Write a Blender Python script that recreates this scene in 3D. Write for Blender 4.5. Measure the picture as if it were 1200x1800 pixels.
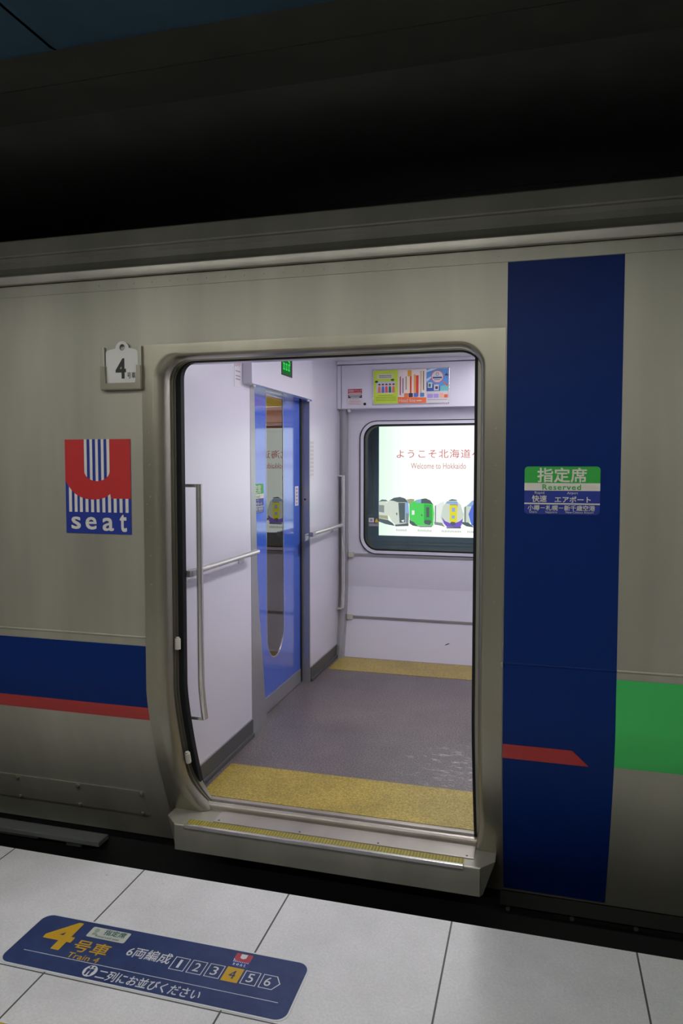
import bpy, bmesh, math, random
from mathutils import Matrix, Vector

random.seed(7)
for o in list(bpy.data.objects):
    bpy.data.objects.remove(o, do_unlink=True)
SC = bpy.context.scene
COL = SC.collection

# ------------------------------------------------------------------ camera
F_PX = 1265.0
YAW, PITCH = math.radians(15.38), math.radians(3.0)
cam_d = bpy.data.cameras.new('camera')
cam_d.sensor_fit = 'VERTICAL'
cam_d.sensor_height = 36.0
cam_d.sensor_width = 24.0
cam_d.lens = F_PX / 1800.0 * 36.0
cam_d.shift_y = -18.7 / 1800.0
cam_d.clip_start = 0.05
cam = bpy.data.objects.new('camera', cam_d)
cam.location = (0.0, -2.62, 1.585)
cam.rotation_euler = (math.pi / 2 - PITCH, 0.0, YAW)
COL.objects.link(cam)
SC.camera = cam

# ------------------------------------------------------------------ world, exposure, lamp strengths
w = bpy.data.worlds.new('station_dark')
SC.world = w
w.use_nodes = True
w.node_tree.nodes['Background'].inputs[0].default_value = (0.9, 1.0, 0.95, 1)
w.node_tree.nodes['Background'].inputs[1].default_value = 0.004
SC.view_settings.view_transform = 'Standard'
SC.view_settings.look = 'None'
SC.view_settings.exposure = 0.0
SC.view_settings.gamma = 1.0
SC.view_settings.use_curve_mapping = False
SC.cycles.max_bounces = 8
SC.cycles.glossy_bounces = 6
SC.cycles.sample_clamp_indirect = 8.0
SC.cycles.caustics_reflective = False
SC.cycles.caustics_refractive = False
PLATFORM_LAMP = 70.0
VESTIBULE_LAMP = 21.0
CABIN_LAMP = 26.0
BILLBOARD = 1.75


def lin(r, g, b):
    def c(v):
        v /= 255.0
        return v / 12.92 if v <= 0.04045 else ((v + 0.055) / 1.055) ** 2.4
    return (c(r), c(g), c(b), 1.0)


# ------------------------------------------------------------------ materials
def mat(name, color, rough=0.5, metal=0.0, coat=0.0, spec=0.5):
    m = bpy.data.materials.new(name)
    m.use_nodes = True
    b = m.node_tree.nodes['Principled BSDF']
    b.inputs['Base Color'].default_value = color
    b.inputs['Roughness'].default_value = rough
    b.inputs['Metallic'].default_value = metal
    b.inputs['Coat Weight'].default_value = coat
    b.inputs['Coat Roughness'].default_value = 0.08
    b.inputs['Specular IOR Level'].default_value = spec
    return m


def nodes(m):
    nt = m.node_tree
    return nt, nt.nodes['Principled BSDF']


def pos_mapping(nt, scale):
    g = nt.nodes.new('ShaderNodeNewGeometry')
    mp = nt.nodes.new('ShaderNodeMapping')
    mp.inputs['Scale'].default_value = scale
    nt.links.new(g.outputs['Position'], mp.inputs['Vector'])
    return mp.outputs['Vector']


def noise(nt, scale_vec, scale=1.0, detail=3.0, rough=0.55):
    n = nt.nodes.new('ShaderNodeTexNoise')
    n.inputs['Scale'].default_value = scale
    n.inputs['Detail'].default_value = detail
    n.inputs['Roughness'].default_value = rough
    nt.links.new(pos_mapping(nt, scale_vec), n.inputs['Vector'])
    return n.outputs['Fac']


def ramp(nt, fac, stops):
    r = nt.nodes.new('ShaderNodeValToRGB')
    r.color_ramp.elements.remove(r.color_ramp.elements[1])
    for i, (p, c) in enumerate(stops):
        e = r.color_ramp.elements[0] if i == 0 else r.color_ramp.elements.new(p)
        e.position = p
        e.color = c
    nt.links.new(fac, r.inputs['Fac'])
    return r.outputs['Color']


def bump(nt, b, fac, strength, dist):
    n = nt.nodes.new('ShaderNodeBump')
    n.inputs['Strength'].default_value = strength
    n.inputs['Distance'].default_value = dist
    nt.links.new(fac, n.inputs['Height'])
    nt.links.new(n.outputs['Normal'], b.inputs['Normal'])


def brushed(name, color, rough, horizontal=True, strength=0.25, mottle_and_sheen=0.15, metal=0.5):
    m = mat(name, color, rough, metal)
    nt, b = nodes(m)
    sv = (3, 3, 900) if horizontal else (900, 900, 3)
    bump(nt, b, noise(nt, sv, 1.0, 2.0), strength, 0.0006)
    lo = tuple(c * (1 - mottle_and_sheen) for c in color[:3]) + (1,)
    hi = tuple(min(1, c * (1 + mottle_and_sheen)) for c in color[:3]) + (1,)
    nt.links.new(ramp(nt, noise(nt, (2.4, 1.2, 0.35), 1.5, 3.0), [(0.3, lo), (0.7, hi)]), b.inputs['Base Color'])  # mill and dirt tone, plus vertical highlight streaks painted into the colour
    return m


def speckled(name, a, c, scale, rough, p0=0.35, p1=0.65, bstr=0.0, coat=0.0):
    m = mat(name, a, rough, coat=coat)
    nt, b = nodes(m)
    f = noise(nt, (scale, scale, scale), 1.0, 3.0, 0.7)
    nt.links.new(ramp(nt, f, [(p0, a), (p1, c)]), b.inputs['Base Color'])
    if bstr:
        bump(nt, b, f, bstr, 0.001)
    return m


def emit(name, color, strength):
    m = bpy.data.materials.new(name)
    m.use_nodes = True
    nt = m.node_tree
    nt.nodes.remove(nt.nodes['Principled BSDF'])
    e = nt.nodes.new('ShaderNodeEmission')
    e.inputs['Color'].default_value = color
    e.inputs['Strength'].default_value = strength
    nt.links.new(e.outputs[0], nt.nodes['Material Output'].inputs['Surface'])
    return m


def pane(name, tint, ior=1.5, rough=0.0):
    m = bpy.data.materials.new(name)
    m.use_nodes = True
    nt = m.node_tree
    nt.nodes.remove(nt.nodes['Principled BSDF'])
    t = nt.nodes.new('ShaderNodeBsdfTransparent')
    t.inputs['Color'].default_value = tint
    g = nt.nodes.new('ShaderNodeBsdfGlossy')
    g.inputs['Roughness'].default_value = rough
    fr = nt.nodes.new('ShaderNodeFresnel')
    fr.inputs['IOR'].default_value = ior
    mx = nt.nodes.new('ShaderNodeMixShader')
    # reflect at the face where light enters; the exit face of the slab only transmits
    ge = nt.nodes.new('ShaderNodeNewGeometry')
    ou = nt.nodes.new('ShaderNodeMath')
    ou.operation = 'SUBTRACT'
    ou.inputs[0].default_value = 1.0
    nt.links.new(ge.outputs['Backfacing'], ou.inputs[1])
    mu = nt.nodes.new('ShaderNodeMath')
    mu.operation = 'MULTIPLY'
    nt.links.new(fr.outputs[0], mu.inputs[0])
    nt.links.new(ou.outputs[0], mu.inputs[1])
    nt.links.new(mu.outputs[0], mx.inputs[0])
    nt.links.new(t.outputs[0], mx.inputs[1])
    nt.links.new(g.outputs[0], mx.inputs[2])
    nt.links.new(mx.outputs[0], nt.nodes['Material Output'].inputs['Surface'])
    return m


MT = {}
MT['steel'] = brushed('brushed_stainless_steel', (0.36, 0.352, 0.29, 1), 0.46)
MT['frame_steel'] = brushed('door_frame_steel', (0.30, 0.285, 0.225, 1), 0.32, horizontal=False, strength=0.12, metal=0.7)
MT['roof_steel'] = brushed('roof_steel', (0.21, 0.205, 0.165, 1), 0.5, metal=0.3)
MT['bright_steel'] = mat('polished_steel', (0.72, 0.70, 0.68, 1), 0.26, 0.85)
MT['worn_steel'] = brushed('worn_sill_steel', (0.42, 0.385, 0.345, 1), 0.38, strength=0.1, mottle_and_sheen=0.2)
MT['dark_steel'] = mat('dirty_dark_steel', (0.05, 0.052, 0.045, 1), 0.55, 0.6)
MT['black'] = mat('black_rubber', (0.008, 0.009, 0.011, 1), 0.7, spec=0.3)
MT['void'] = mat('sooty_black', (0.006, 0.007, 0.006, 1), 0.9)
MT['navy'] = mat('navy_film', (0.002, 0.018, 0.118, 1), 0.45, spec=0.12)
MT['red'] = mat('red_film', (0.33, 0.018, 0.016, 1), 0.35)
MT['green'] = mat('green_film', (0.042, 0.46, 0.10, 1), 0.35)
MT['white'] = mat('white_ink', (0.62, 0.60, 0.54, 1), 0.5)
MT['placard'] = mat('white_placard', (0.64, 0.64, 0.62, 1), 0.45)
MT['ink'] = mat('black_ink', (0.01, 0.01, 0.012, 1), 0.5)
MT['royal'] = mat('royal_blue_ink', (0.012, 0.03, 0.24, 1), 0.4)
MT['sign_red'] = mat('sign_red', (0.42, 0.022, 0.022, 1), 0.4)
MT['sign_green'] = mat('sign_green', (0.025, 0.33, 0.045, 1), 0.4)
MT['floor_navy'] = speckled('floor_sign_navy', (0.018, 0.034, 0.115, 1), (0.025, 0.05, 0.15, 1), 14, 0.45, bstr=0.0)
MT['floor_white'] = mat('floor_sign_white', (0.66, 0.68, 0.70, 1), 0.5)
MT['floor_yellow'] = mat('floor_sign_yellow', (0.55, 0.33, 0.02, 1), 0.5)
MT['lilac'] = mat('lilac_grey_wall_laminate', (0.66, 0.645, 0.735, 1), 0.3, coat=0.35)
MT['lilac'].node_tree.nodes['Principled BSDF'].inputs['Coat Roughness'].default_value = 0.2
MT['lilac_satin'] = mat('satin_lilac_paint', (0.655, 0.64, 0.725, 1), 0.4)
MT['trim_grey'] = mat('grey_aluminium_trim', (0.42, 0.42, 0.44, 1), 0.35, 0.7)
MT['base_grey'] = mat('grey_skirting', (0.075, 0.077, 0.078, 1), 0.45)
MT['door_blue'] = mat('blue_door_laminate', (0.03, 0.115, 0.62, 1), 0.14, coat=0.9)
MT['glass'] = pane('clear_glass', (0.96, 0.98, 0.965, 1), 1.45)
MT['door_glass'] = pane('door_glass', (0.88, 0.87, 0.84, 1), 2.7)
MT['amber'] = mat('amber_luggage_rack', (0.60, 0.32, 0.09, 1), 0.5)
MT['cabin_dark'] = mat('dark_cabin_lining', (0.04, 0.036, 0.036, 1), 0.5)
MT['tunnel_teal'] = mat('dark_teal_housing', (0.20, 0.29, 0.38, 1), 0.5)
MT['teal_line'] = mat('grey_housing_line', (0.26, 0.28, 0.30, 1), 0.5)
MT['lamp_white'] = emit('platform_tube_glow', (1.0, 0.98, 0.93, 1), PLATFORM_LAMP)
MT['lamp_vest'] = emit('vestibule_tube_glow', (1.0, 0.965, 0.99, 1), VESTIBULE_LAMP)
MT['lamp_cabin'] = emit('cabin_tube_glow', (1.0, 0.70, 0.38, 1), CABIN_LAMP)
MT['hall_wall'] = mat('hall_wall_paint', (0.26, 0.24, 0.20, 1), 0.6)
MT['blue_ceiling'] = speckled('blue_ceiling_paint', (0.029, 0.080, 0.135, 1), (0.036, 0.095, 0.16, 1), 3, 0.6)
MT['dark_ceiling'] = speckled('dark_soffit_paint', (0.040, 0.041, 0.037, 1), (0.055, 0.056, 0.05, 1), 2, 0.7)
MT['cream_plastic'] = mat('cream_plastic', (0.55, 0.54, 0.47, 1), 0.4)


# -- platform tiles: square slabs with a dark joint, worked out from the position on the floor
def tile_material():
    m = speckled('platform_tile', (0.68, 0.68, 0.685, 1), (0.82, 0.82, 0.825, 1), 120, 0.55, 0.3, 0.7, 0.12)
    nt, b = nodes(m)
    base = b.inputs['Base Color'].links[0].from_socket
    big = ramp(nt, noise(nt, (1.1, 1.1, 1.1), 2.0, 6.0, 0.65), [(0.25, (0.80, 0.80, 0.80, 1)), (0.6, (1, 1, 1, 1))])
    scuff = ramp(nt, noise(nt, (9, 14, 9), 1.0, 8.0, 0.75), [(0.27, (0.62, 0.61, 0.60, 1)), (0.36, (1, 1, 1, 1))])

    def mul(x, y):
        n = nt.nodes.new('ShaderNodeMix')
        n.data_type = 'RGBA'
        n.blend_type = 'MULTIPLY'
        n.inputs[0].default_value = 1.0
        nt.links.new(x, n.inputs[6])
        nt.links.new(y, n.inputs[7])
        return n.outputs[2]
    g = nt.nodes.new('ShaderNodeNewGeometry')
    sp = nt.nodes.new('ShaderNodeSeparateXYZ')
    nt.links.new(g.outputs['Position'], sp.inputs[0])

    def math_(op, a, v):
        n = nt.nodes.new('ShaderNodeMath')
        n.operation = op
        if isinstance(a, float):
            n.inputs[0].default_value = a
        else:
            nt.links.new(a, n.inputs[0])
        if isinstance(v, float):
            n.inputs[1].default_value = v
        elif v is not None:
            nt.links.new(v, n.inputs[1])
        return n.outputs[0]

    def joint(sock, origin, pitch, width):
        q = math_('ADD', sock, -origin + pitch * 100.5)
        q = math_('MODULO', q, pitch)
        q = math_('SUBTRACT', q, pitch / 2)
        q = math_('ABSOLUTE', q, None)
        return math_('LESS_THAN', q, width / 2)
    j = math_('MAXIMUM', joint(sp.outputs['X'], -1.467, 0.5975, 0.006), joint(sp.outputs['Y'], -0.782, 0.5975, 0.005))
    col = mul(mul(base, big), scuff)
    mx = nt.nodes.new('ShaderNodeMix')
    mx.data_type = 'RGBA'
    nt.links.new(j, mx.inputs[0])
    nt.links.new(col, mx.inputs[6])
    mx.inputs[7].default_value = (0.075, 0.075, 0.078, 1)
    nt.links.new(mx.outputs[2], b.inputs['Base Color'])
    return m


MT['tile'] = tile_material()


def vinyl(name, dark, light, scuffed=False):
    m = speckled(name, dark, light, 120, 0.38, 0.36, 0.64)
    nt, b = nodes(m)
    base = b.inputs['Base Color'].links[0].from_socket
    big = ramp(nt, noise(nt, (2.2, 2.2, 2.2), 1.6, 5.0, 0.6), [(0.3, (0.78, 0.78, 0.80, 1)), (0.65, (1.05, 1.05, 1.05, 1))])
    n = nt.nodes.new('ShaderNodeMix')
    n.data_type = 'RGBA'
    n.blend_type = 'MULTIPLY'
    n.inputs[0].default_value = 1.0
    nt.links.new(base, n.inputs[6])
    nt.links.new(big, n.inputs[7])
    out = n.outputs[2]
    if scuffed:
        # pale salt scuffs around one spot near the doorway
        g = nt.nodes.new('ShaderNodeNewGeometry')
        vd = nt.nodes.new('ShaderNodeVectorMath')
        vd.operation = 'DISTANCE'
        vd.inputs[1].default_value = (-0.30, 0.84, 0.1)
        nt.links.new(g.outputs['Position'], vd.inputs[0])
        fall = ramp(nt, vd.outputs['Value'], [(0.05, (1, 1, 1, 1)), (0.42, (0, 0, 0, 1))])
        sc = ramp(nt, noise(nt, (16, 38, 16), 1.0, 10.0, 0.78), [(0.535, (0, 0, 0, 1)), (0.64, (1, 1, 1, 1))])
        k = nt.nodes.new('ShaderNodeMath')
        k.operation = 'MULTIPLY'
        nt.links.new(fall, k.inputs[0])
        nt.links.new(sc, k.inputs[1])
        mx = nt.nodes.new('ShaderNodeMix')
        mx.data_type = 'RGBA'
        nt.links.new(k.outputs[0], mx.inputs[0])
        nt.links.new(out, mx.inputs[6])
        mx.inputs[7].default_value = (0.50, 0.54, 0.55, 1)
        out = mx.outputs[2]
    nt.links.new(out, b.inputs['Base Color'])
    return m


MT['vinyl'] = vinyl('grey_speckled_vinyl', (0.062, 0.050, 0.051, 1), (0.225, 0.192, 0.195, 1), True)
MT['yellow_vinyl'] = vinyl('yellow_speckled_vinyl', (0.24, 0.17, 0.022, 1), (0.54, 0.405, 0.080, 1))


def ribbed_yellow():
    m = mat('ribbed_yellow_tread', (0.45, 0.36, 0.04, 1), 0.5)
    nt, b = nodes(m)
    wv = nt.nodes.new('ShaderNodeTexWave')
    wv.bands_direction = 'X'
    wv.inputs['Scale'].default_value = 25.0
    nt.links.new(pos_mapping(nt, (1, 1, 1)), wv.inputs['Vector'])
    nt.links.new(ramp(nt, wv.outputs['Fac'], [(0.2, (0.19, 0.155, 0.015, 1)), (0.6, (0.33, 0.28, 0.035, 1))]), b.inputs['Base Color'])
    bump(nt, b, wv.outputs['Fac'], 0.5, 0.002)
    return m


MT['tread'] = ribbed_yellow()


# ------------------------------------------------------------------ object helpers
def meta(o, label=None, cat=None, group=None, kind=None):
    if label:
        o['label'] = label
    if cat:
        o['category'] = cat
    if group:
        o['group'] = group
    if kind:
        o['kind'] = kind
    return o


def thing(name, loc, label, cat, group=None, kind=None):
    o = bpy.data.objects.new(name, None)
    o.empty_display_size = 0.1
    o.location = loc
    COL.objects.link(o)
    return meta(o, label, cat, group, kind)


def world_loc(o):
    v = Vector((0, 0, 0))
    while o is not None:
        if o.type == 'EMPTY':
            v += o.location
        o = o.parent
    return v


def link(name, me, mats, parent=None, smooth=False):
    o = bpy.data.objects.new(name, me)
    COL.objects.link(o)
    for m in (mats if isinstance(mats, (list, tuple)) else [mats]):
        me.materials.append(m)
    if smooth:
        for p in me.polygons:
            p.use_smooth = True
    if parent is not None:
        o.parent = parent
        if parent.type == 'EMPTY':
            o.matrix_parent_inverse = Matrix.Translation(-world_loc(parent))
    return o


PLANES = {'F': lambda u, v, d, b: (u, b - d, v),      # faces the platform (towards -y)
          'L': lambda u, v, d, b: (b + d, u, v),      # faces +x
          'P': lambda u, v, d, b: (u, v, b + d)}      # faces up


class B:
    def __init__(self):
        self.bm = bmesh.new()
        self.mi = 0

    def face(self, vs):
        f = self.bm.faces.new(vs)
        f.material_index = self.mi
        return f

    def box(self, x0, x1, y0, y1, z0, z1, bev=0.0):
        r = bmesh.ops.create_cube(self.bm, size=1.0)
        for v in r['verts']:
            v.co = Vector(((x0 + x1) / 2 + v.co.x * (x1 - x0), (y0 + y1) / 2 + v.co.y * (y1 - y0), (z0 + z1) / 2 + v.co.z * (z1 - z0)))
        fs = {f for v in r['verts'] for f in v.link_faces}
        for f in fs:
            f.material_index = self.mi
        if bev:
            es = list({e for v in r['verts'] for e in v.link_edges})
            bmesh.ops.bevel(self.bm, geom=es, offset=bev, segments=2, profile=0.6, affect='EDGES')
        return self

    def tube(self, pts, r, seg=12, cap=True):
        pts = [Vector(p) for p in pts]
        rings = []
        for i, p in enumerate(pts):
            t = (pts[min(i + 1, len(pts) - 1)] - pts[max(i - 1, 0)]).normalized()
            up = Vector((0, 0, 1)) if abs(t.z) < 0.9 else Vector((1, 0, 0))
            a = t.cross(up).normalized()
            c = t.cross(a)
            rings.append([self.bm.verts.new(p + a * (r * math.cos(k * 2 * math.pi / seg)) + c * (r * math.sin(k * 2 * math.pi / seg))) for k in range(seg)])
        for i in range(len(rings) - 1):
            for k in range(seg):
                self.face((rings[i][k], rings[i][(k + 1) % seg], rings[i + 1][(k + 1) % seg], rings[i + 1][k]))
        if cap:
            self.face(rings[0][::-1])
            self.face(rings[-1])
        return self

    def flat(self, pts, plane, base, d, thick=0.0006):
        """a flat piece with its outline, lying d in front of the base plane"""
        fn = PLANES[plane]
        top = [self.bm.verts.new(fn(u, v, d, base)) for u, v in pts]
        bot = [self.bm.verts.new(fn(u, v, d - thick, base)) for u, v in pts]
        self.face(top)
        self.face(bot[::-1])
        n = len(pts)
        for i in range(n):
            self.face((top[i], bot[i], bot[(i + 1) % n], top[(i + 1) % n]))
        return self

    def holed(self, outer, inner, plane, base, d, thick):
        fn = PLANES[plane]
        loops = []
        for dd in (d, d - thick):
            lv = []
            es = []
            for pts in (outer, inner):
                vs = [self.bm.verts.new(fn(u, v, dd, base)) for u, v in pts]
                lv.append(vs)
                es += [self.bm.edges.new((vs[i], vs[(i + 1) % len(vs)])) for i in range(len(vs))]
            r = bmesh.ops.triangle_fill(self.bm, use_beauty=True, use_dissolve=False, edges=es)
            for f in r['geom']:
                if isinstance(f, bmesh.types.BMFace):
                    f.material_index = self.mi
            loops.append(lv)
        for k in range(2):
            a, c = loops[0][k], loops[1][k]
            for i in range(len(a)):
                j = (i + 1) % len(a)
                self.face((a[i], a[j], c[j], c[i]))
        return self

    def grid(self, rows):
        vs = [[self.bm.verts.new(p) for p in r] for r in rows]
        for i in range(len(vs) - 1):
            for k in range(len(vs[0]) - 1):
                self.face((vs[i][k], vs[i][k + 1], vs[i + 1][k + 1], vs[i + 1][k]))
        return self

    def slab(self, poly, z0, z1):
        t = [self.bm.verts.new((x, y, z1)) for x, y in poly]
        b = [self.bm.verts.new((x, y, z0)) for x, y in poly]
        self.face(t)
        self.face(b[::-1])
        for i in range(len(poly)):
            j = (i + 1) % len(poly)
            self.face((t[i], b[i], b[j], t[j]))
        return self

    def build(self, name, mats, parent=None, smooth=False, solid=0.0, flip=False, sharp=True):
        bmesh.ops.recalc_face_normals(self.bm, faces=self.bm.faces)
        me = bpy.data.meshes.new(name)
        self.bm.to_mesh(me)
        self.bm.free()
        o = link(name, me, mats, parent, smooth)
        if smooth and sharp:
            me.set_sharp_from_angle(angle=math.radians(38))
        if solid:
            md = o.modifiers.new('thickness', 'SOLIDIFY')
            md.thickness = abs(solid)
            md.offset = 1 if solid > 0 else -1
        return o


def rect(u0, u1, v0, v1):
    return [(u0, v0), (u1, v0), (u1, v1), (u0, v1)]


def rrect(u0, u1, v0, v1, r, n=6, rv=None):
    rv = rv or r
    out = []
    for cx, cy, a0 in ((u1 - r, v0 + rv, -90), (u1 - r, v1 - rv, 0), (u0 + r, v1 - rv, 90), (u0 + r, v0 + rv, 180)):
        for k in range(n + 1):
            a = math.radians(a0 + 90 * k / n)
            out.append((cx + r * math.cos(a), cy + rv * math.sin(a)))
    return out


def ellipse(cx, cy, rx, ry, n=20, a0=0, a1=360):
    full = (a1 - a0) == 360
    return [(cx + rx * math.cos(math.radians(a0 + (a1 - a0) * k / (n if full else n - 1))), cy + ry * math.sin(math.radians(a0 + (a1 - a0) * k / (n if full else n - 1)))) for k in range(n)]


def text_mesh(s, bold=0.0, spacing=1.0):
    c = bpy.data.curves.new('lettering', 'FONT')
    c.body = s
    c.offset = bold
    c.space_character = spacing
    c.resolution_u = 3
    o = bpy.data.objects.new('lettering_source', c)
    COL.objects.link(o)
    me = bpy.data.meshes.new_from_object(o.evaluated_get(bpy.context.evaluated_depsgraph_get()))
    bpy.data.objects.remove(o)
    bpy.data.curves.remove(c)
    return me


def lettering(items, plane, base, d, m, parent, name='lettering'):
    """items: (string, u0, u1, v0, v1[, bold[, spacing]]), each fitted to its box, one mesh per string"""
    fn = PLANES[plane]
    for it in items:
        s, u0, u1, v0, v1 = it[:5]
        bold = max(0.0, it[5]) if len(it) > 5 else 0.0
        src = text_mesh(s, 0.0, it[6] if len(it) > 6 else 1.0)
        xs = [v.co.x for v in src.vertices]
        ys = [v.co.y for v in src.vertices]
        x0, x1, y0, y1 = min(xs), max(xs), min(ys), max(ys)
        org = [v.co.copy() for v in src.vertices]
        k = bold * (v1 - v0)
        bm = bmesh.new()
        for n, (du, dv) in enumerate(((-k, -k), (k, -k), (-k, k), (k, k), (0, 0)) if k else ((0, 0),)):
            for v, c in zip(src.vertices, org):
                u = u0 + k + (c.x - x0) / max(x1 - x0, 1e-6) * (u1 - u0 - 2 * k) + du
                q = v0 + k + (c.y - y0) / max(y1 - y0, 1e-6) * (v1 - v0 - 2 * k) + dv
                v.co = fn(u, q, d + 0.00006 * n, base)
            bm.from_mesh(src)
        bpy.data.meshes.remove(src)
        for f in bm.faces:
            f.material_index = 0
        me = bpy.data.meshes.new(name)
        bm.to_mesh(me)
        bm.free()
        link(name, me, m, parent)


# ------------------------------------------------------------------ shape of the car side
def prof(z):
    """how far the car side leans in below the waist"""
    s = max(0.0, 0.65 - z)
    return 0.262 * (s / 0.775) ** 1.35


def zsteps(z0, z1, n=22):
    out = [z0]
    lo = min(z1, 0.66)
    if z0 < lo:
        out = [z0 + (lo - z0) * i / n for i in range(n + 1)]
    if out[-1] < z1:
        out.append(z1)
    return out


def side_sheet(b, x0, x1, z0, z1, off, back=None, f=None):
    f = f or prof
    rows = []
    for z in zsteps(z0, z1):
        rows.append([(x0, f(z) - off, z), (x1, f(z) - off, z)])
    b.grid(rows)
    if back is not None:
        b.grid([[(p[0], p[1] + back, p[2]) for p in r] for r in rows])
        for side in (0, 1):
            b.grid([[r[side], (r[side][0], r[side][1] + back, r[side][2])] for r in rows])
        for r in (rows[0], rows[-1]):
            b.grid([r, [(p[0], p[1] + back, p[2]) for p in r]])
    bmesh.ops.remove_doubles(b.bm, verts=b.bm.verts, dist=1e-5)
    return b


# ------------------------------------------------------------------ STRUCTURE: platform, hall, tunnel
def struct(b, name, m, label, cat, smooth=False):
    o = b.build(name, m, None, smooth)
    return meta(o, label, cat, None, 'structure')


struct(B().box(-7, 6, -7.0, -0.19, -0.12, 0.0), 'floor', MT['tile'], 'light grey square platform tiles with thin dark joints', 'floor')
struct(B().box(-7, 6, -6.0, -0.986, 0.0, 0.0035), 'floor_tactile_strip', mat('yellow_tactile', (0.5, 0.36, 0.03, 1), 0.6), 'yellow strip along the platform tiles at the bottom left corner', 'floor marking').scale = (1, 1, 1)
bpy.data.objects['floor_tactile_strip'].data.vertices
for v in bpy.data.objects['floor_tactile_strip'].data.vertices:
    if v.co.y < -2:
        v.co.y = -1.286
struct(B().box(-7, 6, -0.45, -0.22, -1.2, -0.12), 'wall_platform_edge', MT['void'], 'dark concrete face under the platform edge', 'wall')
struct(B().box(-9, 8, -0.45, 4.2, -1.3, -1.2), 'floor_trackbed', MT['void'], 'dark track bed below the train', 'track bed')
struct(B().box(-9, 8, 3.81, 4.05, -1.3, 3.2), 'wall_tunnel', MT['tunnel_teal'], 'dark tunnel wall on the far side of the train', 'wall')
struct(B().box(-7, 6, -7.2, -7.0, 0.0, 3.0), 'wall_platform', MT['hall_wall'], 'plain wall at the back of the platform', 'wall')

# blue ceiling panels over the platform, one bay ends at x = -1.62, rounded lip towards the track
b = B()
for x0, x1 in ((-7.0, -5.02), (-5.0, -1.63), (-1.618, 6.0)):
    rows = []
    for x in (x0, x1):
        pts = [(x, -7.0, 3.0), (x, -0.445, 3.0), (x, -0.42, 3.005), (x, -0.40, 3.018), (x, -0.39, 3.04), (x, -0.39, 3.12)]
        rows.append(pts)
    b.grid(rows)
struct(b, 'ceiling', MT['blue_ceiling'], 'dim blue ceiling panels above the platform at top left', 'ceiling', True)
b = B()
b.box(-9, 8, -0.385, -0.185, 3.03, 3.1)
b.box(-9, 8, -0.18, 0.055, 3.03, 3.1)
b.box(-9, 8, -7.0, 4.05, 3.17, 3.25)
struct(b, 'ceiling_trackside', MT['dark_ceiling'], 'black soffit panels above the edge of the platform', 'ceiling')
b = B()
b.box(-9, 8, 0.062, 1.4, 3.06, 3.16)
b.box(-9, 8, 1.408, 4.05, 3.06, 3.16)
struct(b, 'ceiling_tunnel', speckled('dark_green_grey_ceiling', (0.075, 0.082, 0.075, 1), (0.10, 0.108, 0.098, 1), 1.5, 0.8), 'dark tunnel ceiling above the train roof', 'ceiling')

# ------------------------------------------------------------------ TRAIN CAR, outside
XL, XR, ZT = -1.462, -0.208, 2.006          # clear door opening
FXL, FXR, FZT = -1.556, -0.121, 2.062       # outer edge of the door frame
ZB = -0.125                                  # lower edge of the side
X0, X1 = -6.5, 5.0
train = thing('train_car', (-0.8, 0.2, -0.9), 'stainless steel commuter train car with navy, red and green bands and an open door', 'train car')

b = B()
for x0, x1, z0, z1 in ((X0, FXL, ZB, 2.336), (FXR, X1, ZB, 2.336), (FXL, FXR, FZT, 2.336)):
    side_sheet(b, x0, x1, z0, z1, 0.0)
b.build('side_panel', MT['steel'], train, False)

# waist bead and the seam under the gutter
b = B()
for x0, x1, m_ in ((X0, FXL - 0.002, 'steel'), (0.267, X1, 'steel'), (FXR + 0.006, 0.266, 'navy')):
    b = B()
    b.tube([(x0, 0.0015, 0.868), (x1, 0.0015, 0.868)], 0.0055, 12)
    b.build('waist_bead', MT[m_], train, True)
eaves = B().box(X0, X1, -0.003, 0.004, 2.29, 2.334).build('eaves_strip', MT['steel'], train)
for i in range(24):
    b = B()
    b.tube([(-1.75 + i * 0.08, -0.002, 2.312), (-1.75 + i * 0.08, -0.0045, 2.312)], 0.004, 8)
    b.build('rivet', MT['steel'], eaves)
b = B()
rows = []
gp = [(0.0, 2.338), (-0.028, 2.338), (-0.030, 2.342), (-0.030, 2.368), (-0.026, 2.372), (0.0, 2.374)]
b.grid([[(x, y, z) for y, z in gp] for x in (X0, X1)])
b.build('rain_gutter', brushed('gutter_steel_lit', (0.55, 0.53, 0.47, 1), 0.38), train, True)  # brighter steel than the side: the light it catches is painted in
gp = [(0.0, 2.374), (0.02, 2.395), (0.034, 2.42), (0.036, 2.445), (0.028, 2.462), (0.022, 2.466), (0.02, 2.472), (0.034, 2.536), (0.05, 2.545),
      (0.2, 2.585), (0.6, 2.67), (1.46, 2.72), (2.4, 2.66), (2.9, 2.5), (2.93, 2.36)]
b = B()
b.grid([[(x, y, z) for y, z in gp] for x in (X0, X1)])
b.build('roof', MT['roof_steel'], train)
# far side skin, below and above the windows
b = B()
b.grid([[(x, y, z) for y, z in ((2.70, -0.12), (2.80, 0.2), (2.92, 0.62), (2.92, 0.86))] for x in (X0, X1)])
b.grid([[(x, y, z) for y, z in ((2.92, 1.94), (2.93, 2.36))] for x in (X0, X1)])
b.grid([[(x, 2.92, z) for z in (0.86, 1.94)] for x in (X0, -1.36)])
b.grid([[(x, 2.92, z) for z in (0.86, 1.94)] for x in (0.02, X1)])
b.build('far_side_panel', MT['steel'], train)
B().box(X0, X1, 0.30, 2.62, -0.95, -0.10).build('underframe', MT['void'], train)

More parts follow.
